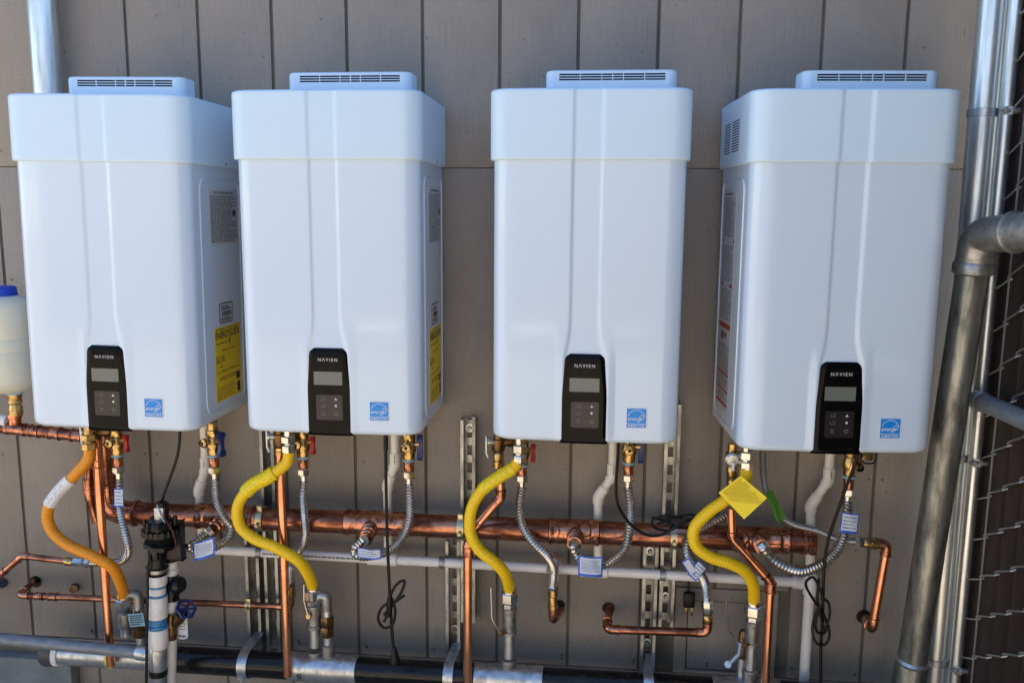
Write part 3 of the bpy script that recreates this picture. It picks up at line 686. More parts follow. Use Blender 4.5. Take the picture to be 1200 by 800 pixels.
# ================================================================== GAS RISERS
def iron(parent, name, a, b, r, m='malleable', collars=True):
    pr = [(0, r * 1.0), (.01, r * 1.16), (.13, r * 1.16), (.16, r), (.84, r), (.87, r * 1.16), (.99, r * 1.16), (1, r)] if collars else [(0, r), (1, r)]
    return obj(name, prof(a, b, pr, seg=20), m, parent)
RG = 'gas cocks standing on the gas pipe'
def riser(label, x, ytop, yv1, ybase, drip=None, lever=None, hexm='chrome', extra=None):
    tp = P(x, ytop, HY); base = V((tp.x, HY, HZg + HR * .9)); v1 = P(x, yv1, HY); bs = P(x, ybase, HY)
    t = thing('gas_cock', label, 'gas valve', base, RG)
    D = lambda z: V((tp.x, HY, z))
    zt = tp.z
    obj('union_nut', hexnut(D(zt), D(zt - .030), .0235), hexm, t); obj('hex_bushing', hexnut(D(zt - .030), D(zt - .046), .0185), 'chrome', t)
    iron(t, 'valve_body', D(zt - .044), D(v1.z), .0185); obj('nipple', rod([D(v1.z + .004), D(base.z + .03)], .0150), 'galv', t)
    obj('base_coupling', prof(D(bs.z + .018), D(base.z - .004), [(0, .016), (.08, .0215), (.3, .0218), (.36, .020), (.8, .020), (1, .016)], seg=12), 'malleable', t)
    if lever:
        pts = [P(a, b, HY - .03) for a, b in lever]; bm = rod(pts, .0021, seg=8); lv = obj('lever', bm, 'chrome', t)
        e = pts[-1]; obj('lever_pivot', prof(e, D(e.z - .004) + V((0, -.01, 0)), [(0, .007), (.3, .007), (.32, .0045), (1, .0045)], seg=10), 'brass', t)
    if drip:
        x2, yt, yb0, yb1, ye = drip; c = P(x2, yt, HY + .0); dx = c.x
        ln, _ = fillet([D(c.z - .012), V((tp.x + (dx - tp.x) * .5, HY + .0, c.z + .012)), V((dx, HY, c.z + .008)), V((dx, HY, c.z - .035))], .02, 8)
        obj('street_elbow', rod(ln, .0145, seg=16), 'malleable', t)
        z0 = P(x2, yb0, HY).z; z1 = P(x2, yb1, HY).z; z2 = P(x2, ye, HY).z
        obj('elbow_collar', prof(V((dx, HY, c.z - .03)), V((dx, HY, z0)), [(0, .0165), (1, .0165)]), 'chrome', t)
        hb = hexnut(V((dx, HY, z0)), V((dx, HY, (z0 + z1) / 2 + .001)), .0200); hexnut(V((dx, HY, (z0 + z1) / 2 - .001)), V((dx, HY, z1)), .0185, hb)
        obj('brass_union', hb, 'bronze', t); obj('drip_nipple', rod([V((dx, HY, z1)), V((dx, HY, z2))], .0130), 'galv', t)
        obj('drip_coupling', prof(V((dx, HY, z1 - .022)), V((dx, HY, z2)), [(0, .014), (.06, .0180), (.94, .0180), (1, .014)], seg=14), 'malleable', t)
    return t, tp
r1, g1 = riser('grey iron gas cock under the orange hose, beside the pale blue tag', 145, 700, 733, 768, drip=(162, 700, 726, 745, 768))
b = frame(P(160, 726, -.15), (1, .05, .1), (-.12, 0, 1))
tg = obj('hang_tag', plate(b, -.022, -.019, .022, .019, 0, .0006), 'seal', r1, label='pale blue printed tag'); obj('tag_print', dashes(b, -.019, -.016, .019, .016, 5, .0009, mean=.006, fill=.6), 'black_print', tg)
r2, g2 = riser('iron gas cock with brass drip union, at the lower end of the left yellow hose', 367, 690, 735, 768, drip=(383, 702, 720, 745, 772), lever=[(356, 684), (356, 704), (361, 722)])
r3, g3 = riser('iron gas cock with thin upright lever, at the middle yellow hose end', 597, 693, 742, 778, lever=[(575, 688), (576, 724), (586, 742)])
r4, g4 = riser('iron gas cock with bent lever and blue grey handle, under the large square yellow tag', 883, 708, 755, 790, lever=[(851, 703), (854, 738), (866, 756)])
bt = obj('side_union', prof(P(872, 738, -.112), P(869, 772, -.112), [(0, .009), (.1, .013), (.5, .014), (.52, .011), (.9, .0125), (1, .009)], seg=10), 'bronze', r4)
obj('side_nipple', rod([P(869, 768, -.112), P(868, 800, -.112) + V((0, 0, -.05))], .0105), 'galv', r4)
bm = bmesh.new(); ptsq = [P(a, b, -.158) for a, b in ((868, 752), (866, 766), (858, 774), (851, 779))]
for i in range(3): rod([ptsq[i], ptsq[i + 1]], .0055, bm, seg=8)
hd = obj('side_handle', bm, 'fin', r4, label='blue grey vinyl handle'); obj('handle_roller', prof(P(853, 778, -.150), P(853, 778, -.166), [(0, .009), (1, .009)]), 'galv', hd)

# ================================================================== GAS HOSES
def hose(label, m, pts, ys, end, nut_px, sleeve=None, sm='yellow_tag', nm='chrome', fm='black_print'):
    n = len(pts); p = []
    for i, (x, y) in enumerate(pts): p.append(P(x, y, ys[i] if isinstance(ys, (list, tuple)) else ys))
    end = V(end); p[-1] = end + V((0, 0, .004)); p[-2] = V((p[-2].x, min(p[-2].y, -.15), p[-2].z))
    t = thing('gas_hose', label, 'gas hose', end, 'corrugated gas hoses')
    c = corr(p, .0154, .0011, .0074, seg=20); obj('hose_tube', c, m, t)
    a = P(*nut_px[0], ys if not isinstance(ys, (list, tuple)) else ys[0]); b = P(*nut_px[1], a.y)
    bm = hexnut(a, a.lerp(b, .42), .020); prof(a.lerp(b, .4), a.lerp(b, .55), [(0, .013), (1, .013)], bm); hexnut(a.lerp(b, .52), b, .0185, bm)
    obj('flare_nut', bm, nm, t)
    obj('supply_stub', rod([a, V((a.x, a.y, -.52))], .0125), nm, t)
    obj('end_nut', prof(end + V((0, 0, .018)), end, [(0, .0165), (.3, .0195), (1, .0195)], seg=14), nm, t)
    if sleeve:
        s0, s1, rs = sleeve; cc = catmull(p, .004); q = cc[int(len(cc) * s0):int(len(cc) * s1)]
        obj('label_sleeve', rod(q, rs, seg=18), sm, t)
        bm = bmesh.new()
        for k in range(0, len(q) - 1):
            for an in range(-60, 61, 10):
                if random.random() < (.35 if m == 'yellow' else .75) or an % 20: continue
                dd = (q[k + 1] - q[k]).normalized(); u = V((0, -1, 0)); u = (u - dd * u.dot(dd)).normalized(); v = dd.cross(u)
                c_ = lambda pp, aa: pp + (u * math.cos(R(aa)) + v * math.sin(R(aa))) * (rs + .0003)
                f = 2.2; bm.faces.new([bm.verts.new(c_(q[k].lerp(q[k + 1], .1), an - f)), bm.verts.new(c_(q[k].lerp(q[k + 1], .95), an - f)), bm.verts.new(c_(q[k].lerp(q[k + 1], .95), an + f)), bm.verts.new(c_(q[k].lerp(q[k + 1], .1), an + f))])
        obj('sleeve_print', bm, fm, t)
    return t
HYs = [-.2, -.205, -.212, -.215, -.216, -.216, -.216, -.214, -.20, -.165, -.13]
hose('orange corrugated gas hose with white sleeve, hanging under the leftmost heater', 'orange',
     [(105, 524), (103, 538), (88, 556), (68, 577), (56, 598), (60, 620), (78, 637), (106, 650), (131, 664), (141, 682), (142, 697)], HYs, g1, ((104, 508), (105, 527)), (.17, .335, .0178), 'white_print', 'brass', 'grey_print')
hose('bright yellow corrugated gas hose with yellow sleeve, hanging under the second heater', 'yellow',
     [(339, 527), (335, 543), (315, 558), (293, 571), (279, 592), (281, 615), (297, 630), (325, 642), (350, 657), (362, 674), (365, 688)], HYs, g2, ((338, 510), (339, 530)), (.13, .30, .0192), 'yellow_tag', 'chrome', 'yellow_dark')
hose('bright yellow corrugated gas hose curving left under the third heater', 'yellow',
     [(608, 540), (600, 549), (583, 560), (566, 573), (553, 595), (551, 622), (561, 643), (578, 657), (590, 669), (595, 680), (596, 692)], HYs, g3, ((609, 520), (609, 543)), (.05, .25, .0166), 'yellow_tag', 'chrome', 'yellow_dark')
gh4 = hose('yellow corrugated gas hose carrying a large square tag, under the rightmost heater', 'yellow',
     [(874, 545), (873, 562), (852, 584), (830, 600), (814, 618), (815, 638), (832, 652), (856, 660), (874, 670), (883, 687), (884, 707)], HYs, g4, ((875, 528), (874, 550)))
ft = frame(P(871, 582, -.245), P(899, 584, -.245) - P(848, 577, -.24), P(868, 557, -.245) - P(874, 607, -.235))
cs = [P(x, y, yy) for x, y, yy in ((842, 577, -.238), (868, 557, -.246), (899, 583, -.252), (872, 608, -.25))]
bm = bmesh.new(); n_ = (cs[1] - cs[0]).cross(cs[2] - cs[0]).normalized(); n_ = n_ if n_.y < 0 else -n_
a = [bm.verts.new(c) for c in cs]; b = [bm.verts.new(c + n_ * .0008) for c in cs]; bm.faces.new(a); bm.faces.new(b)
for i in range(4): bm.faces.new((a[i], a[(i + 1) % 4], b[(i + 1) % 4], b[i]))
tg = obj('square_tag', bm, 'yellow_tag', gh4, label='large square yellow printed tag')
o_ = (cs[0] + cs[1] + cs[2] + cs[3]) / 4; ex = (cs[1] - cs[0]); ey = n_.cross(ex).normalized(); Fy = frame(o_ + n_ * .0008, ex, ey)
L1 = ex.length; L2 = (cs[3] - cs[0]).length
obj('tag_print', dashes(Fy, -L1 * .43, -L2 * .44, L1 * .43, L2 * .44, 17, .0004, mean=.006, fill=.35, ragged=.1), 'yellow_dark', tg)

# ================================================================== BALL VALVES
def ball_valve(label, px, py, Y, hc='blueh', rz=0, group='brass service valves under the heaters'):
    c = P(px, py, Y); t = thing('ball_valve', label, 'valve', c, group)
    Z = lambda a, b: (c + V((0, 0, a)), c + V((0, 0, b)))
    Rz = Matrix.Rotation(R(rz), 4, 'Z')
    def W(x, y, z): return c + Rz @ V((x, y, z))
    obj('valve_body', prof(*Z(.06, -.026), [(0, .013), (.2, .013), (.22, .017), (.38, .018), (.45, .0155), (.6, .0195), (.74, .0195), (.82, .016), (.9, .0165), (1, .0150)], seg=16), 'brass', t)
    hb = hexnut(W(0, -.014, .012), W(0, -.030, .012), .0105); prof(W(0, -.03, .012), W(0, -.036, .012), [(0, .012), (.8, .012), (1, .010)], hb)
    pc = obj('drain_port', hb, 'brass', t)
    obj('port_hole', prof(W(0, -.0355, .012), W(0, -.0368, .012), [(0, .0045), (1, .0045)]), 'black', pc)
    lp = [W(.013 * math.cos(R(a)), -.034 + .004 * math.sin(R(a * 2)), .006 + .013 * math.sin(R(a))) for a in range(-30, 220, 18)]
    obj('lanyard', rod(catmull(lp, .003), .0012, seg=6), 'black', t)
    sb = prof(W(.014, 0, .014), W(.028, 0, .014), [(0, .007), (1, .007)], seg=10); 
    hn = []
    bm = bmesh.new()
    pr_ = [(-.030, .006), (-.022, .0085), (-.008, .0055), (.008, .0055), (.022, .0085), (.030, .006)]
    # butterfly handle: a plate with two swollen lobes
    ra = [V((.029, y_, z_)) for z_, y_ in [(-.024, -.004), (-.019, -.0085), (-.007, -.004), (.007, -.004), (.019, -.0085), (.024, -.004), (.024, .004), (.019, .0085), (.007, .004), (-.007, .004), (-.019, .0085), (-.024, .004)]]
    ks = 1.4 if hc == 'blueh' else 1.0; fa = [bm.verts.new(W(q.x - .004 * ks, q.y * ks, q.z * ks + .006)) for q in ra]; fb = [bm.verts.new(W(q.x + .0055 * ks, q.y * ks, q.z * ks + .006)) for q in ra]
    bm.faces.new(fa); bm.faces.new(fb[::-1])
    for i in range(12): bm.faces.new((fa[i], fa[(i + 1) % 12], fb[(i + 1) % 12], fb[i]))
    hd = obj('handle', bm, hc, t); obj('handle_stem', sb, 'brass', hd)
    obj('seal_ring', prof(*Z(-.026, -.032), [(0, .0148), (.2, .0168), (.8, .0168), (1, .0148)]), 'seal', t)
    obj('copper_stub', prof(*Z(-.032, -.060), [(0, .0118), (.1, .0135), (.9, .0135), (1, .0118)]), 'copper_fit', t)
    return t, c + V((0, 0, -.060))
CY = -.165
v1, c1 = ball_valve('brass valve with dark blue handle and round port, at the leftmost heater right corner', 250, 521, CY, rz=-25)
v2, c2 = ball_valve('brass valve with dark blue handle at the second heater right corner, by its black cord', 479, 526, CY)
v3, c3 = ball_valve('brass valve with dark blue handle just right of the white drop under the third heater', 737, 529, CY)
v4, c4 = ball_valve('brass valve under the rightmost heater, behind the black cord', 996, 545, CY, hc='black', rz=20)
w1, d1 = ball_valve('brass valve with red handle under the leftmost heater, next to the orange hose nut', 137, 521, CY, 'redh', rz=-8)
w2, d2 = ball_valve('brass valve with red handle under the second heater, by the yellow hose nut', 355, 523, CY, 'redh', rz=-12)
w3, d3 = ball_valve('small brass valve with red handle behind the silver nut under the third heater', 612, 532, -.14, 'redh', rz=-12)

# ================================================================== STAINLESS CONNECTORS
CG = 'stainless corrugated water connectors'
def connector(label, a, pts, Ys, end=None, r=.0112, m='steel', endnut=True, topnut=True):
    """a = world top end (below the valve stub); pts pixels with depths"""
    t = thing('water_connector', label, 'hose', a, CG)
    p = []
    if a is not None and topnut:
        obj('top_nut', hexnut(a + V((0, 0, .001)), a + V((0, 0, -.017)), .0158), 'chrome', t)
        obj('ferrule', prof(a + V((0, 0, -.017)), a + V((0, 0, -.036)), [(0, .0135), (.1, .0135), (.16, .0085), (1, .0085)], seg=12), 'chrome', t); p.append(a + V((0, 0, -.034)))
    p += [P(x, y, Y) for (x, y), Y in zip(pts, Ys)]
    if end is not None: p.append(V(end))
    obj('corrugated_tube', corr(p, r * 1.14, r * .26, .0082, seg=16), m, t)
    if endnut and end is not None:
        d = (p[-1] - p[-2]).normalized(); obj('end_nut', hexnut(V(end) - d * .012, V(end) + d * .005, .0155), 'chrome', t)
    return t, p
def sheet(F_, wd, hg, lift, bend, u0=0, v0=0):
    """thin paper sheet with a curl and soft creases"""
    bm = bmesh.new(); n, m = 9, 6; g_ = []
    for i in range(n + 1):
        g_.append([bm.verts.new(F_ @ V((u0 + wd * (i / n - .5), v0 + hg * (j / m - .5), lift + curl(u0 + wd * (i / n - .5), v0 + hg * (j / m - .5), bend)))) for j in range(m + 1)])
    for i in range(n):
        for j in range(m): bm.faces.new((g_[i][j], g_[i + 1][j], g_[i + 1][j + 1], g_[i][j + 1]))
    return bm
def curl(x, y, bend): return -bend * x * x + .0012 * math.sin(x * 170 + y * 90) + .0008 * math.sin(y * 240 - x * 60)
def wrap_tag(t, p, ex, ey, wd, hg, edge='tagb', rows=5, label='blue edged white paper tag', bend=7):
    F_ = frame(p, ex, ey)
    base = obj('paper_tag', sheet(F_, wd, hg, 0, bend), edge, t, label=label)
    e = min(wd, hg) * .08
    obj('tag_face', sheet(F_, wd - 2 * e, hg - 2.8 * e, .0006, bend, 0, .4 * e), 'tagw', base)
    bm = dashes(Matrix.Identity(4), -wd / 2 + e * 1.8, -hg / 2 + e * 2.6, wd / 2 - e * 1.8, hg / 2 - e * 1.8, rows, .0013, mean=.004, fill=.45)
    for v in bm.verts: v.co = F_ @ V((v.co.x, v.co.y, v.co.z + curl(v.co.x, v.co.y, bend)))
    obj('tag_print', bm, 'print_blue' if edge == 'tagb' else 'black_print', base)
k1, _ = connector('stainless connector hooking into the manifold with a tilted white tag, right of the black pump', c1,
    [(254, 585), (262, 605), (271, 618), (267, 631), (250, 641), (232, 645), (223, 638)], [-.168, -.172, -.18, -.19, -.205, -.215, -.21], O1)
wrap_tag(k1, P(238, 644, -.238), P(252, 640, -.238) - P(224, 648, -.236), (0, 0, 1), .062, .050, rows=9)
k2, _ = connector('stainless connector curving under the manifold with small blue white tag, below the second heater', c2,
    [(480, 585), (480, 605), (474, 625), (460, 642), (440, 650), (421, 651), (415, 643)], [-.168, -.17, -.178, -.188, -.198, -.204, -.2], O2)
wrap_tag(k2, P(432, 649, -.222), (1, 0, -.03), (0, 0, 1), .062, .027, rows=3)
k3, _ = connector('stainless connector curving to the manifold with square blue bordered tag, below the third heater', c3,
    [(738, 590), (738, 615), (733, 640), (718, 656), (700, 663), (683, 657), (674, 647)], [-.168, -.17, -.178, -.188, -.198, -.202, -.195], O3)
wrap_tag(k3, P(692, 664, -.222), (1, 0, -.03), (0, 0, 1), .062, .054, rows=9)
k4, _ = connector('thick stainless connector sweeping left to the manifold end, under the rightmost heater', c4,
    [(993, 600), (990, 625), (980, 645), (962, 662), (938, 669), (915, 661), (901, 650)], [-.17, -.174, -.18, -.19, -.198, -.2, -.192], O4, r=.0128)
wrap_tag(k4, P(996, 613, -.20), (1, .1, -.1), (.08, 0, 1), .046, .052, rows=4)
# hot side
q1, _ = connector('slim stainless connector dropping behind the orange hose to the left copper pipe', d1,
    [(140, 575), (141, 600), (148, 628), (151, 645), (145, 656), (128, 659)], [-.166, -.16, -.15, -.14, -.12, -.105], P(102, 659, -.10), r=.0092)
wrap_tag(q1, P(139, 583, -.185), (1, 0, 0), (.03, 0, 1), .028, .05, rows=4)
q2, _ = connector('stainless connector dropping behind the yellow hose to a brass elbow, under the second heater', d2,
    [(355, 580), (357, 605), (358, 628), (350, 648), (342, 662)], [-.166, -.155, -.14, -.12, -.105], P(340, 684, -.095), r=.0098)
F_ = frame(P(347, 661, -.135), (.9, 0, -.4), (.4, 0, .9)); ts = obj('paper_tag', plate(F_, -.018, -.014, .018, .014), 'grey_print', q2)
q3, _ = connector('dark stainless connector swinging right to the wall elbow, under the third heater', d3 + V((0, 0, .004)),
    [(609, 595), (613, 617), (626, 636), (642, 652), (649, 666)], [-.15, -.155, -.155, -.14, -.115], P(648, 688, -.09), r=.0112)
obj('silver_wrap', rod([P(646, 668, -.108), P(653, 651, -.127)], .0145), 'galv', q3)
q4 = thing('water_connector', 'stainless connector passing behind the square yellow tag down to the brass elbow', 'hose', P(828, 690, -.1), CG)
pp = [P(x, y, Y) for x, y, Y in ((880, 575, -.15), (868, 592, -.145), (850, 604, -.14), (826, 617, -.135), (808, 628, -.132), (805, 646, -.132), (815, 664, -.125), (826, 682, -.112), (829, 704, -.10))]
obj('corrugated_tube', corr(pp, .0128, .0030, .0082), 'steel', q4)
obj('end_nut', hexnut(P(829, 703, -.10), P(829, 717, -.10), .0155), 'chrome', q4)
wrap_tag(q4, P(817, 669, -.150), (.85, 0, -.75), (.6, 0, .8), .030, .046, rows=4)
b_ = frame(P(807, 664, -.149), (.5, 0, -.75), (.8, 0, .6)); tt = obj('paper_tag', plate(b_, -.022, -.009, .024, .014), 'tagb', q4); obj('tag_face', plate(b_, -.018, -.006, .020, .011, .0007, .0002), 'tagw', tt)
# grey tube with the green tag
t = thing('water_connector', 'thin grey tube wearing a folded green tag, running right to the far copper elbow', 'hose', P(1004, 634, -.12), CG)
pp = [P(x, y, Y) for x, y, Y in ((894, 522, -.13), (894, 548, -.13), (898, 575, -.13), (911, 600, -.13), (930, 614, -.13), (960, 622, -.13), (983, 632, -.13), (1004, 634, -.12))]
obj('corrugated_tube', corr(pp, .0085, .0012, .0042), 'grey_tube', t)
obj('end_nut', hexnut(P(1001, 634, -.12), P(1012, 635, -.12), .013), 'chrome', t)
bm = bmesh.new()
for a_, b_, c_, d_ in (((896, 577, -.142), (905, 574, -.146), (922, 606, -.146), (911, 612, -.146)), ((899, 580, -.147), (905, 574, -.1465), (910, 598, -.158), (917, 620, -.15))):
    vs = [bm.verts.new(P(*q)) for q in (a_, b_, c_, d_)]; f = bm.faces.new(vs)
bmesh.ops.solidify(bm, geom=bm.faces[:], thickness=.0008)
obj('green_tag', bm, 'green', t)

# ================================================================== RELIEF / COPPER PIPES
# far left: copper from the tank
t = thing('tank_copper_pipe', 'old horizontal copper pipe with a tee at far left, directly under the milky tank', 'copper pipe', P(18, 500, -.15))
a = P(-40, 496, -.15); b = P(98, 511, -.15); obj('pipe', rod([a, b], .0160, seg=18), 'copper', t)
for x0, x1 in ((8, 32), (36, 48), (58, 72), (84, 98)): coupling(t, a.lerp(b, (x0 + 40) / 138), a.lerp(b, (x1 + 40) / 138), .0150)
obj('tee_branch', prof(P(18, 497, -.15), P(17, 484, -.15), [(0, .0165), (.6, .0165), (.62, .0185), (1, .0185)]), 'copper_fit', t)
obj('union_nut', hexnut(P(-10, 495, -.152), P(4, 497, -.152), .022), 'brass', t)
obj('tape_band', prof(P(2, 492, -.153), P(9, 493, -.153), [(0, .0165), (1, .0165)]), 'white_print', t)
t = thing('elbowed_copper_pipe', 'short copper pipe dropping left of the thick manifold elbow under the leftmost heater', 'copper pipe', P(104, 590, -.13))
copper_run(t, [P(104, 508, -.135), P(104, 578, -.135), P(113, 612, -.125)], .0115)
coupling(t, P(103, 560, -.135), P(104, 575, -.135), .0125)
# bright copper risers
def relief(label, top, bottom, Y, r=.0125, pre=None, m='copper_bright'):
    a = P(*top, Y); b = P(*bottom, Y); b = V((a.x, Y, b.z)); t = thing('copper_relief_pipe', label, 'copper pipe', b, 'bright copper relief pipes dropping to the ground')
    pts = ([P(*q) for q in pre] if pre else []) + [a, b]
    copper_run(t, pts, r, m, 'copper_fit', rad=.02); return t, a
p1, _ = relief('bright upright copper pipe at left, crossing behind the orange hose to the capped gas pipe', (112, 512), (127, 779), -.175, .0118)
coupling(p1, P(112, 538, -.175), P(113, 548, -.175), .0118)
p2, _ = relief('bright upright copper pipe dropping past the second heater yellow hose', (328, 520), (334, 791), -.172, .0118)
p3, _ = relief('bright upright copper pipe fed by a slanting copper pipe under the third heater', (548, 641), (549, 830), -.172, .0118, pre=[(586, 540, -.15), (587, 582, -.15), (556, 618, -.165)])
coupling(p3, P(549, 640, -.172), P(549, 652, -.172), .0125)
p4, _ = relief('bright upright copper pipe with slanting upper bend, just left of the upright white drain', (903, 681), (899, 830), -.172, .0118, pre=[(857, 595, -.165), (858, 631, -.165)])
coupling(p4, P(903, 682, -.172), P(903, 694, -.172), .0125)
def tp_valve(label, px, py, Y, body='brass', lever=True, face=False, foot=24):
    c = P(px, py, Y); t = thing('relief_valve', label, 'valve', c, 'relief valves under the heaters')
    b = prof(c + V((0, 0, .045)), c + V((0, 0, -.012)), [(0, .012), (.35, .013), (.4, .0175), (.85, .0175), (1, .013)], seg=14)
    prof(c + V((0, 0, .012)), c + V((.04, .01, .016)), [(0, .012), (.6, .012), (.62, .0145), (1, .0145)], b)
    obj('valve_body', b, body, t)
    cc = P(px + .6, py + foot, Y); pr = [(0, .012), (.1, .0145), (.45, .0145), (.5, .012), (.55, .0150), (.95, .0150), (1, .012)]
    obj('outlet_coupling', prof(c + V((0, 0, -.012)), cc, pr, seg=12), 'brass', t)
    if lever:
        bm = bmesh.new(); prof(c + V((-.012, -.006, .016)), c + V((-.024, -.010, .018)), [(0, .009), (1, .009)], bm, 10)
        prof(c + V((-.024, -.010, .018)), c + V((-.028, -.011, .018)), [(0, .013), (1, .013)], bm, 10)
        box(c + V((-.032, -.016, -.012)), c + V((-.028, -.006, .034)), bm, .001); rod([c + V((-.03, -.011, -.010)), c + V((-.024, -.013, -.024))], .004, bm, 8)
        obj('test_lever', bm, 'galv', t)
    if face:
        f = prof(c + V((-.004, -.012, .012)), c + V((-.004, -.032, .010)), [(0, .010), (.3, .0185), (.8, .0185), (1, .014)], seg=22); o = obj('round_bonnet', f, 'galv', t)
        obj('bonnet_pin', rod([c + V((-.002, -.034, .006)), c + V((-.002, -.034, -.014))], .0035), 'white_print', o)
    return t
tp_valve('dull relief valve with grey test lever beside the third heater yellow hose nut', 584, 524, -.15, 'bronze')
tp_valve('dark relief valve behind the second heater yellow hose nut', 328, 518, -.172, 'bronze', foot=14)
tp_valve('relief valve with round silver bonnet at the rightmost heater left corner', 858, 540, -.165, 'brass', False, True, foot=34)
tp_valve('relief valve with dark test lever left of the orange hose nut', 111, 512, -.172, 'bronze', foot=20)
# low copper runs
t = thing('copper_stub_pipe', 'short copper pipe leaving the wall at far left, joined to the slim stainless connector', 'copper pipe', P(3, 683, -.05))
copper_run(t, [P(-22, 694, -.02), P(2, 672, -.10), P(26, 651, -.10), P(78, 657, -.10)], .0092)
obj('brass_adapter', prof(P(76, 657, -.10), P(86, 658, -.10), [(0, .0095), (.2, .0125), (.8, .0125), (1, .0105)], seg=12), 'brass', t)
b = hexnut(P(86, 658, -.10), P(98, 659, -.10), .0130); obj('hex_coupling', b, 'chrome', t)
obj('dark_hole_disc', prof(P(3, 683, -.0), P(3, 683, -.012), [(0, .014), (1, .013)]), 'dark', wall)  # dark disc, its colour standing for the shade inside a pipe hole
t = thing('low_copper_pipe', 'long thin copper pipe running low behind the white stack to the second copper riser', 'copper pipe', P(38, 690, 0))
copper_run(t, [P(41, 680, -.002), P(22, 697, -.10), P(328, 710, -.082)], .0092, rad=.022)
for x0, x1 in ((42, 52), (58, 68)):
    A_ = P(22, 697, -.10); B_ = P(328, 710, -.082); coupling(t, A_.lerp(B_, (x0 - 22) / 306), A_.lerp(B_, (x1 - 22) / 306), .0098)
ln, _ = fillet([P(326, 710, -.082), P(340, 711, -.085), P(341, 696, -.092)], .018)
obj('end_elbow', rod(ln, .0112, seg=16), 'copper_fit', t); obj('brass_union', prof(P(341, 700, -.092), P(340, 686, -.095), [(0, .011), (.2, .0145), (.45, .0145), (.5, .011), (.55, .0135), (1, .0135)], seg=12), 'brass', t)
ring_clamp(S['b'], P(292, 708, -.084), (1, 0, 0), .0100, .018, 'zincy')
def hole(px, py, r=.019):
    obj('pipe_hole', prof(P(px, py, .0) + V((0, -.0006, 0)), P(px, py, .0) + V((0, -.0014, 0)), [(0, r), (1, r * .98)], seg=11), 'black', wall, label='ragged dark hole cut for a pipe')
hole(42, 681); hole(88, 688, .014); hole(656, 708, .015); hole(713, 712, .018); hole(1012, 722, .020)
b = prof(P(88, 688, -.002), P(86, 690, -.03), [(0, .009), (.6, .009), (.62, .012), (1, .012)], seg=10); o = obj('capped_stub', b, 'bronze'); 
o['label'] = 'small capped pipe stub poking from the wall between the two left copper pipes'; o['category'] = 'pipe stub'
t = thing('copper_wall_elbow', 'small copper elbow turning into the wall below the third heater', 'copper pipe', P(648, 725, -.08))
ln, _ = fillet([P(648, 708, -.09), P(648, 727, -.09), P(657, 712, 0)], .022); obj('elbow', rod(ln, .0125, seg=16), 'copper_fit', t)
obj('brass_adapter', prof(P(648, 690, -.09), P(648, 712, -.09), [(0, .0135), (.35, .0135), (.4, .0105), (.62, .0125), (.8, .0125), (.82, .0145), (1, .0145)], seg=12), 'brass', t)
t = thing('low_copper_pipe', 'thick copper pipe from the wall below the third heater, running right to a brass elbow', 'copper pipe', P(713, 712, 0))
copper_run(t, [P(715, 711, -.002), P(710, 737, -.10), P(829, 741, -.10), P(829, 726, -.10)], .0112, rad=.022)
obj('brass_adapter', prof(P(829, 728, -.10), P(829, 714, -.10), [(0, .0115), (.15, .0135), (.5, .0135), (.6, .011), (.8, .013), (1, .013)], seg=12), 'brass', t)
t = thing('copper_return_pipe', 'bright copper pipe turning down and back into the wall right of the rightmost hoses', 'copper pipe', P(1012, 722, 0))
copper_run(t, [P(1022, 636, -.115), P(1040, 637, -.115), P(1022, 737, -.115), P(1013, 722, -.002)], .0118, 'copper_bright', rad=.022)
obj('brass_adapter', prof(P(1010, 635, -.118), P(1027, 637, -.116), [(0, .011), (.1, .0130), (.45, .0130), (.5, .0105), (.6, .0145), (1, .0145)], seg=12), 'brass', t)

# ================================================================== CORDS
CGr = 'black power cords hanging from the heaters'
def cord(label, pts, Y, r=.0030, plug=None, up=True):
    p = [P(*(q if len(q) == 3 else (*q, Y))) for q in pts]; t = thing('power_cord', label, 'cable', p[-1], CGr)
    obj('cable', rod(catmull(p, .006), r, seg=8), 'black', t); return t
t = cord('black cord running from the leftmost heater down into the black pump', [(211, 490), (210, 520), (206, 540), (197, 565), (190, 585), (186, 600)], -.25, .0042)
t = cord('black cord under the second heater tied in an open loop with plug resting low', [(452, 500), (452, 540), (453, 600), (455, 660), (457, 700), (459, 735), (462, 768)], -.235, .0042)
obj('strain_sleeve', rod([P(452, 505, -.235), P(452, 527, -.235)], .0058), 'black', t)
for lp in ([(456, 700), (464, 685), (474, 680), (470, 694), (458, 712), (450, 728)], [(457, 705), (447, 712), (443, 725), (450, 735), (460, 731), (463, 715), (459, 700)], [(450, 720), (462, 706), (474, 697)]):
    obj('cable_loop', rod(catmull([P(*q, -.242) for q in lp], .005), .0038, seg=8), 'black', t)
obj('knot', prof(P(457, 695, -.243), P(456, 722, -.243), [(0, .004), (.3, .008), (.7, .008), (1, .004)], seg=10), 'black', t)
obj('plug', prof(P(462, 758, -.235), P(463, 778, -.235), [(0, .005), (.4, .010), (.7, .013), (1, .012)], seg=12), 'black', t)
t = cord('black cord looping under the third heater and bundled over the manifold clamp', [(725, 505), (724, 535), (722, 565), (724, 590), (737, 612), (757, 626), (776, 626), (792, 616), (806, 607)], -.195, .0040)
for lp in ([(800, 607), (780, 604), (765, 609), (767, 618), (785, 621), (802, 612), (818, 604)], [(770, 614), (790, 606), (812, 603), (822, 610), (806, 618), (785, 616)], [(764, 606), (780, 610), (800, 618), (814, 616)]):
    obj('cable_loop', rod(catmull([P(*q, -.165 - .008 * random.random()) for q in lp], .005), .0034, seg=8), 'black', t)
obj('cable_tail', rod(catmull([P(808, 615, -.07), P(807, 650, -.035), P(807, 695, -.035)], .006), .0030, seg=8), 'black', t)
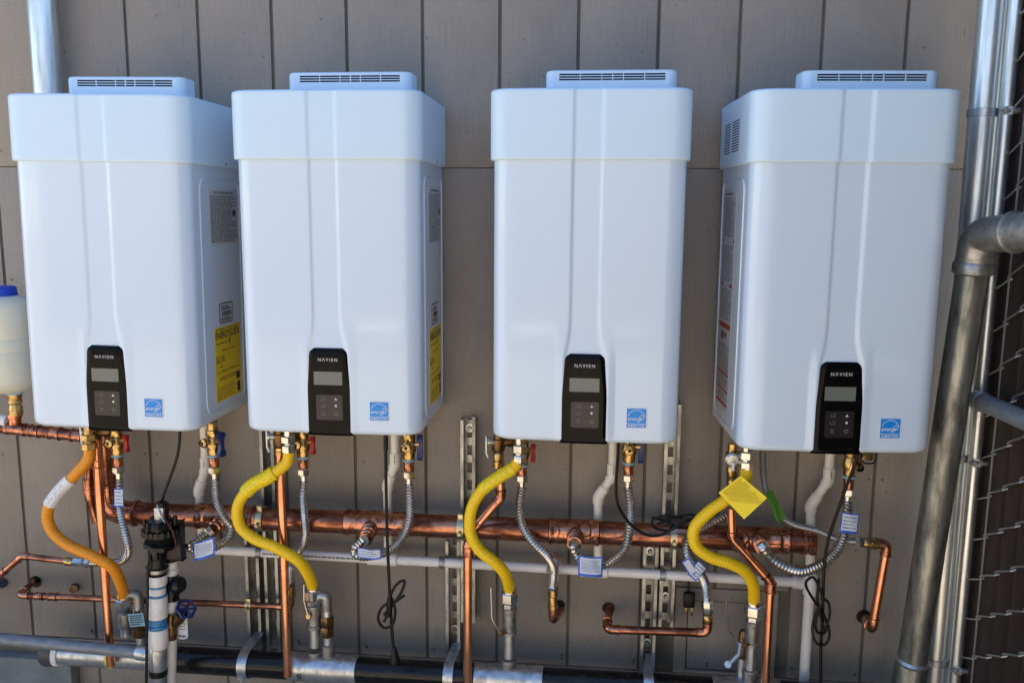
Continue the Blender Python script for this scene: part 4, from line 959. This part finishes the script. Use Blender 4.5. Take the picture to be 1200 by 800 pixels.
b = box(P(801, 712, -.05), P(814, 692, -.03), bev=.004); obj('plug', b, 'black', t)
b = bmesh.new(); box(P(803, 719, -.044), P(805, 711, -.038), b); box(P(809.5, 721, -.044), P(811.5, 711, -.038), b); obj('plug_prong', b, 'brass', t)
t = cord('long black cord crossing the rightmost hoses with a knotted hanging loop', [(1007, 520), (1003, 540), (990, 575), (975, 618), (968, 645), (965, 680), (964, 720), (962, 760), (961, 840)], -.222, .0042)
for lp in ([(945, 680), (953, 676), (961, 690), (964, 705), (957, 716), (952, 735), (956, 752), (966, 755), (972, 745), (969, 728), (960, 712), (950, 697), (944, 684), (948, 677)], [(962, 713), (956, 726), (957, 739), (965, 742), (969, 732), (964, 716)], [(962, 700), (971, 706), (972, 722), (967, 735)], [(960, 678), (958, 700), (962, 722), (966, 742)]):
    obj('cable_loop', rod(catmull([P(*q, -.228 - .006 * random.random()) for q in lp], .005), .0034, seg=8), 'black', t)
t = cord('thin loop of black cord hanging at the rightmost heater bottom edge', [(1006, 528), (1010, 540), (1018, 543), (1026, 540), (1027, 528)], -.23, .0022)
ob_ = thing('brass_nipple', 'short brass nipple lying sideways under the rightmost heater beside its valve', 'fitting', P(1010, 534, -.15))
obj('nipple_body', hexnut(P(1003, 533, -.15), P(1022, 534, -.15), .013), 'brass', ob_)

# ================================================================== PUMP STACK
t = thing('circulation_pump', 'black pump head on a thick white wrapped pipe in front of the left pipes', 'pump', P(184, 800, -.26) + V((0, 0, -.3)))
SY = -.262
def at(x, y, Y=SY): return P(x, y, Y)
obj('stack_pipe', rod([at(184, 668), at(186, 830)], .0215, seg=22), 'galv_dull', t)
def band(y0, y1, r, m, name='pipe_wrap', x=None): 
    return obj(name, prof(at(184 + (y0 - 668) * .012, y0), at(184 + (y1 - 668) * .012, y1), [(0, r * .96), (.04, r), (.96, r), (1, r * .96)], seg=24), m, t)
band(670, 684, .0255, 'tape'); band(684.5, 696, .0222, 'tape'); band(694.5, 696.5, .0245, 'blue_tape', 'blue_band'); band(697, 722, .0262, 'tape'); band(722.5, 730, .0245, 'blue_tape', 'blue_band'); band(730, 734, .0272, 'blue_tape', 'blue_band'); band(734.5, 757, .0268, 'tape')
band(783, 790, .0235, 'black', 'rubber_band'); band(758, 783, .0235, 'galv', 'lower_coupling'); band(684.6, 687, .0228, 'blue_tape', 'blue_band')
obj('pump_neck', prof(at(184, 632), at(184, 672), [(0, .027), (.15, .024), (.55, .0225), (.75, .0245), (.78, .0285), (.95, .0285), (1, .026)], seg=24), 'blackpl', t)
obj('neck_ring', prof(at(184, 664), at(184, 668), [(0, .0285), (.5, .0290), (1, .0285)], seg=24), 'malleable', t)
pb = prof(at(188, 606), at(188, 636), [(0, .026), (.15, .034), (.4, .036), (.42, .044), (.62, .045), (.66, .040), (1, .030)], seg=28)
ph = obj('pump_head', pb, 'blackpl', t)
bm = bmesh.new()
for k in range(20):
    an = R(18 * k); c = at(188, 621) + V((.044 * math.cos(an), .044 * math.sin(an), 0)); box(c - V((.003, .003, .008)), c + V((.003, .003, .008)), bm, .001)
obj('head_rib', bm, 'blackpl', ph, kind='stuff')
obj('head_bonnet', box(at(177, 618, -.315), at(198, 606, -.26), bev=.004), 'blackpl', ph)
obj('head_flange', prof(at(187, 634), at(186, 641), [(0, .036), (.2, .040), (.8, .040), (1, .030)], seg=8), 'blackpl', ph)
bm = bmesh.new()
for an in (200, 245, 290, 335): c = at(188, 612) + V((.037 * math.cos(R(an)), .037 * math.sin(R(an)), 0)); prof(c + V((0, 0, .010)), c - V((0, 0, .012)), [(0, .005), (.5, .005), (.55, .0075), (1, .0075)], bm, 6)
obj('bonnet_bolt', bm, 'blackpl', ph, kind='stuff')
obj('outlet_arm', rod(catmull([at(192, 632, -.25), at(199, 640, -.235), at(201, 655, -.225)], .006), .018, seg=14), 'blackpl', t)
obj('neck_window', box(at(178, 658, -.290), at(188, 640, -.270), bev=.003), 'blackpl', t)
obj('side_housing', box(at(197, 652, -.235), at(211, 612, -.255), bev=.004), 'blackpl', t)
obj('small_knob', prof(at(205, 604), at(205, 614), [(0, .006), (1, .008)], seg=12), 'blackpl', t)
obj('top_motor', prof(at(190, 588), at(190, 610), [(0, .0145), (.1, .0165), (1, .0165)], seg=20), 'blackpl', t)
tb_ = bmesh.new(); box(at(181, 610, -.285), at(193, 594, -.275), tb_, .001); obj('rating_plate', tb_, 'galv', t)
wl_ = [at(186, 598, -.287), at(190, 603, -.292), at(196, 612, -.295), at(203, 625, -.298), at(206, 640, -.290), at(203, 652, -.28), at(199, 660, -.27)]
obj('red_lead', rod(catmull(wl_, .005), .0013, seg=6), mat('red lead', (.12, .02, .02), .4), t)
obj('grey_lead', rod(catmull([at(184, 592, -.285), at(188, 603, -.293), at(193, 612, -.296)], .005), .0013, seg=6), 'label', t)
# second column behind right
obj('side_column', prof(at(201, 650, -.225), at(201, 722, -.225), [(0, .016), (.2, .016), (.21, .0185), (.7, .0185), (.71, .0165), (1, .0165)], seg=18), 'pvc', t)
obj('side_coupling', prof(at(201, 672, -.225), at(201, 702, -.225), [(0, .019), (1, .020)], seg=18), 'blackpl', t)
obj('side_knob', prof(at(203, 686, -.235), at(213, 684, -.24), [(0, .018), (.6, .024), (1, .019)], seg=18), 'blackpl', t)
obj('lower_column', rod([at(201, 720, -.225), at(198, 830, -.225)], .0165), 'pvc_grey', t)
t = thing('hose_bibb_valve', 'bronze angle valve with blue hand wheel and white barcode tag, right of the white stack', 'valve', P(205, 730, -.23))
b = prof(P(202, 718, -.235), P(201, 748, -.235), [(0, .013), (.15, .017), (.5, .018), (.55, .015), (.85, .016), (1, .013)], seg=16)
prof(P(203, 733, -.235), P(213, 718, -.250), [(0, .014), (.5, .0135), (.55, .0175), (1, .0165)], b); obj('valve_body', b, 'bronze', t)
cw = P(218, 713, -.25); ax = (P(218, 713, -.25) - P(207, 726, -.225)).normalized(); u = ax.orthogonal().normalized(); v = ax.cross(u); bm = bmesh.new()
rim = [cw + (u * math.cos(2 * PI * k / 36) + v * math.sin(2 * PI * k / 36)) * (.0235 + .0022 * math.cos(6 * 2 * PI * k / 36)) for k in range(38)]
rod(rim, .0038, bm, 8)
for k in range(6): an = 2 * PI * k / 6; rod([cw, cw + (u * math.cos(an) + v * math.sin(an)) * .024], .0026, bm, 6)
prof(cw - ax * .006, cw + ax * .006, [(0, .006), (1, .006)], bm, 10); obj('hand_wheel', bm, 'blueh', t)
Ft = frame(P(213, 733, -.226), (1, .05, 0), (0, 0, 1)); tg = obj('barcode_tag', plate(Ft, -.016, -.038, .016, .036, 0, .0006, rad=.012), 'tagw', t)
b = dashes(Ft, -.008, -.012, .013, .026, 5, .0009, mean=.006, fill=.25); xx = -.012
while xx < .011: w_ = random.choice((.0012, .002)); plate(Ft, xx, -.034, xx + w_, -.025, .0008, .0001, b); xx += w_ + .0012
obj('tag_print', b, 'black_print', tg)
t = cord('thin black cable running straight down in front of the white stack left edge', [(182, 640, -.27), (174, 660, -.292), (173, 700, -.295), (172, 760, -.295), (171, 840, -.295)], -.29, .0038)

# ================================================================== GREY CONDUIT, TANK, POSTS
t = thing('grey_conduit', 'dull grey galvanised pipe entering from the left edge just above the capped gas pipe', 'pipe', P(80, 752, -.215))
a = P(-60, 742, -.215); b = P(172, 765, -.215); obj('conduit_pipe', rod([a, b], .0165, seg=20), 'galv_dull', t)
obj('end_coupling', prof(a.lerp(b, .95), b + (b - a).normalized() * .02, [(0, .0175), (.1, .0205), (.9, .0205), (1, .0175)], seg=20), 'galv', t)
TY = -.17; tc_ = P(7, 400, TY)
t = thing('neutraliser_tank', 'milky white plastic tank with blue screw cap on a brass fitting at the left edge', 'tank', P(12, 470, TY))
zt, zb_ = P(7, 346, TY).z, P(7, 459, TY).z; H_ = zt - zb_; Rr = P(36, 400, TY).x - P(7, 400, TY).x
pr = [(0, Rr * .55), (.03, Rr * .80), (.07, Rr * .93), (.13, Rr), (.40, Rr * 1.0), (.425, Rr * .965), (.45, Rr * 1.0), (.53, Rr * 1.0), (.555, Rr * .965), (.58, Rr * 1.0), (.84, Rr * .99), (.92, Rr * .9), (.97, Rr * .7), (1, Rr * .45)]
bm = prof((tc_.x, TY, zt), (tc_.x, TY, zb_), pr, seg=40); obj('tank_body', bm, 'jug', t)
bm = prof((tc_.x - .004, TY, zt + .024), (tc_.x - .004, TY, zt - .004), [(0, .034), (.1, .0375), (1, .041)], seg=32); obj('screw_cap', bm, 'bluecap', t)
c = P(17, 460, TY).x; cz0 = P(16, 458, TY).z; cz1 = P(17, 486, TY).z
obj('brass_fitting', prof((c, TY, cz0 + .01), (c, TY, cz1), [(0, .017), (.2, .020), (.28, .019), (.4, .0165), (.55, .018), (.6, .0145), (.75, .0175), (1, .0175)], seg=14), 'brass', t)
obj('seal_ring', prof((c, TY, cz0 - .002), (c, TY, cz0 - .008), [(0, .0205), (1, .0205)]), 'seal', t)
t = thing('vent_mast', 'round galvanised pipe rising up the siding behind the leftmost heater', 'pipe', (-1.215, -.052, -.2))
obj('mast_pipe', rod([(-1.215, -.052, -.2), (-1.215, -.052, .95)], .0365, seg=30), 'galv_post', t)
obj('mast_bracket', box((-1.26, -.02, -.1), (-1.17, -.003, -.07)), 'galv', t)
# fence corner at the right
FXp = 1.222
t = thing('fence_post', 'tall round galvanised fence post against the siding at the right', 'post', (1.170, -.10, GZ))
obj('post_tube', rod([(1.170, -.10, GZ), (1.170, -.10, .9)], .0315, seg=28), 'galv_post', t)
obj('corner_post', rod([(1.206, -.138, GZ), (1.206, -.138, .9)], .0155, seg=20), 'galv_post', t, label='slimmer bright bar beside the post')
for px, py in ((1160, 133), (1137, 535), (1110, 772)):
    c = V((1.170, -.10, P(px, py, -.10).z)); bm = prof(c - V((0, 0, .010)), c + V((0, 0, .010)), [(0, .0325), (.05, .0345), (.95, .0345), (1, .0325)], seg=26)
    box(c + V((.026, -.062, -.009)), c + V((.030, -.02, .009)), bm); box(c + V((.040, -.062, -.009)), c + V((.044, -.02, .009)), bm)
    tb2 = obj('tension_band', bm, 'galv', t); obj('carriage_bolt', prof(c + V((.016, -.055, 0)), c + V((.060, -.055, 0)), [(0, .004), (.6, .004), (.62, .008), (1, .008)], seg=10), 'galv', tb2)
fen = thing('chain_link_fence', 'chain link fence with woven dark brown privacy slats at the right edge', 'fence', (FXp, -.12, GZ))
CW, RH = .072, .105; Y0 = -.128
sm = None
for k in range(46):
    yc = Y0 - CW * (k + .5)
    if sm is None:
        o = obj('privacy_slat', box((FXp + .004, yc - CW * .47, GZ + .03), (FXp + .010, yc + CW * .47, .85), bev=.001), 'slat', fen); sm = o; y_first = yc
    else:
        o = sm.copy(); col.objects.link(o); o.parent = fen; o.location = (0, yc - y_first, 0)
wm = None
for k in range(14):
    bm = bmesh.new(); z = GZ + .05; i = 0; pts = []
    ya, yb = Y0 - CW * k, Y0 - CW * (k + 1)
    while z < .86:
        # front pass rises towards the viewer, back pass returns behind the slat
        pts += [V((FXp - .0035, ya + .004, z)), V((FXp - .0045, ya - .003, z + .006)), V((FXp - .0045, yb + .003, z + RH * .4 - .006)), V((FXp + .006, yb - .002, z + RH * .4)), V((FXp + .0155, yb + .004, z + RH * .4 + .006)), V((FXp + .0155, ya - .004, z + RH - .006)), V((FXp + .006, ya + .005, z + RH - .001))]
        z += RH
    off = (RH * .4 * k) % RH
    for q in pts: q.z += off
    obj('chain_wire', rod(pts, .0023, bm, seg=6), 'wire', fen)
obj('tension_bar', box((FXp - .004, Y0 - CW * 1.0 - .003, GZ + .03), (FXp - .001, Y0 - CW * 1.0 + .001, .86)), 'wire', fen)
obj('edge_strip', box((FXp - .002, Y0 - .002, GZ + .03), (FXp + .006, Y0 + .009, .86)), 'wire', fen)
t = thing('brace_rail', 'round galvanised brace rail running from the fence post towards the viewer', 'rail', (1.18, -.1, -.45))
a = P(1147, 469, -.19); b = P(1215, 498, -.44); ax = (b - a)
obj('rail_tube', rod([a, a + ax * 6], .0215, seg=22), 'galv_dull', t)
obj('rail_end_cup', prof(a - ax.normalized() * .012, a + ax.normalized() * .02, [(0, .018), (.15, .0245), (.9, .025), (1, .022)], seg=22), 'galv', t)
t = thing('vent_pipe', 'thick stained grey pipe leaning slightly, with elbow at its top, beside the rightmost heater', 'pipe', P(1072, 800, -.17))
top_ = P(1140, 318, -.25); bot_ = P(1065, 800, -.17); bot2 = bot_ + (bot_ - top_) * .28
obj('leaning_pipe', rod([top_, bot2], .0355, seg=32), 'galv_old', t)
obj('lower_coupling', prof(P(1069, 775, -.172), bot2, [(0, .037), (.04, .0405), (1, .0405)], seg=32), 'galv_old', t)
obj('coupling_bead', prof(P(1070, 770, -.173), P(1069, 776, -.172), [(0, .038), (.5, .043), (1, .038)], seg=32), 'galv', t)
e1 = P(1143, 298, -.252); corner = P(1148, 276, -.262); e2 = P(1236, 268, -.46)
ln, _ = fillet([top_ - (top_ - e1) * .4, corner, e2], .07, 12)
ln = [p for p in ln]
obj('top_elbow', rod(ln, .0405, seg=32), 'malleable', t)
d_ = (top_ - bot_).normalized()
obj('elbow_collar', prof(top_ - d_ * .008, top_ + d_ * .022, [(0, .037), (.15, .0435), (.8, .0445), (1, .041)], seg=32), 'malleable', t)
dd = (e2 - corner).normalized(); pc_ = corner.lerp(e2, .46)
obj('outer_collar', prof(pc_, pc_ + dd * .014, [(0, .040), (.3, .046), (.7, .046), (1, .040)], seg=32), 'malleable', t)
obj('outlet_pipe', rod([pc_, pc_ + dd * .3], .0385, seg=28), 'galv', t)
bm = box(pc_ + dd * .03 + V((-.010, -.030, .030)), pc_ + dd * .03 + V((.012, -.012, .058)), bev=.003); obj('torn_flange', bm, 'galv', t)
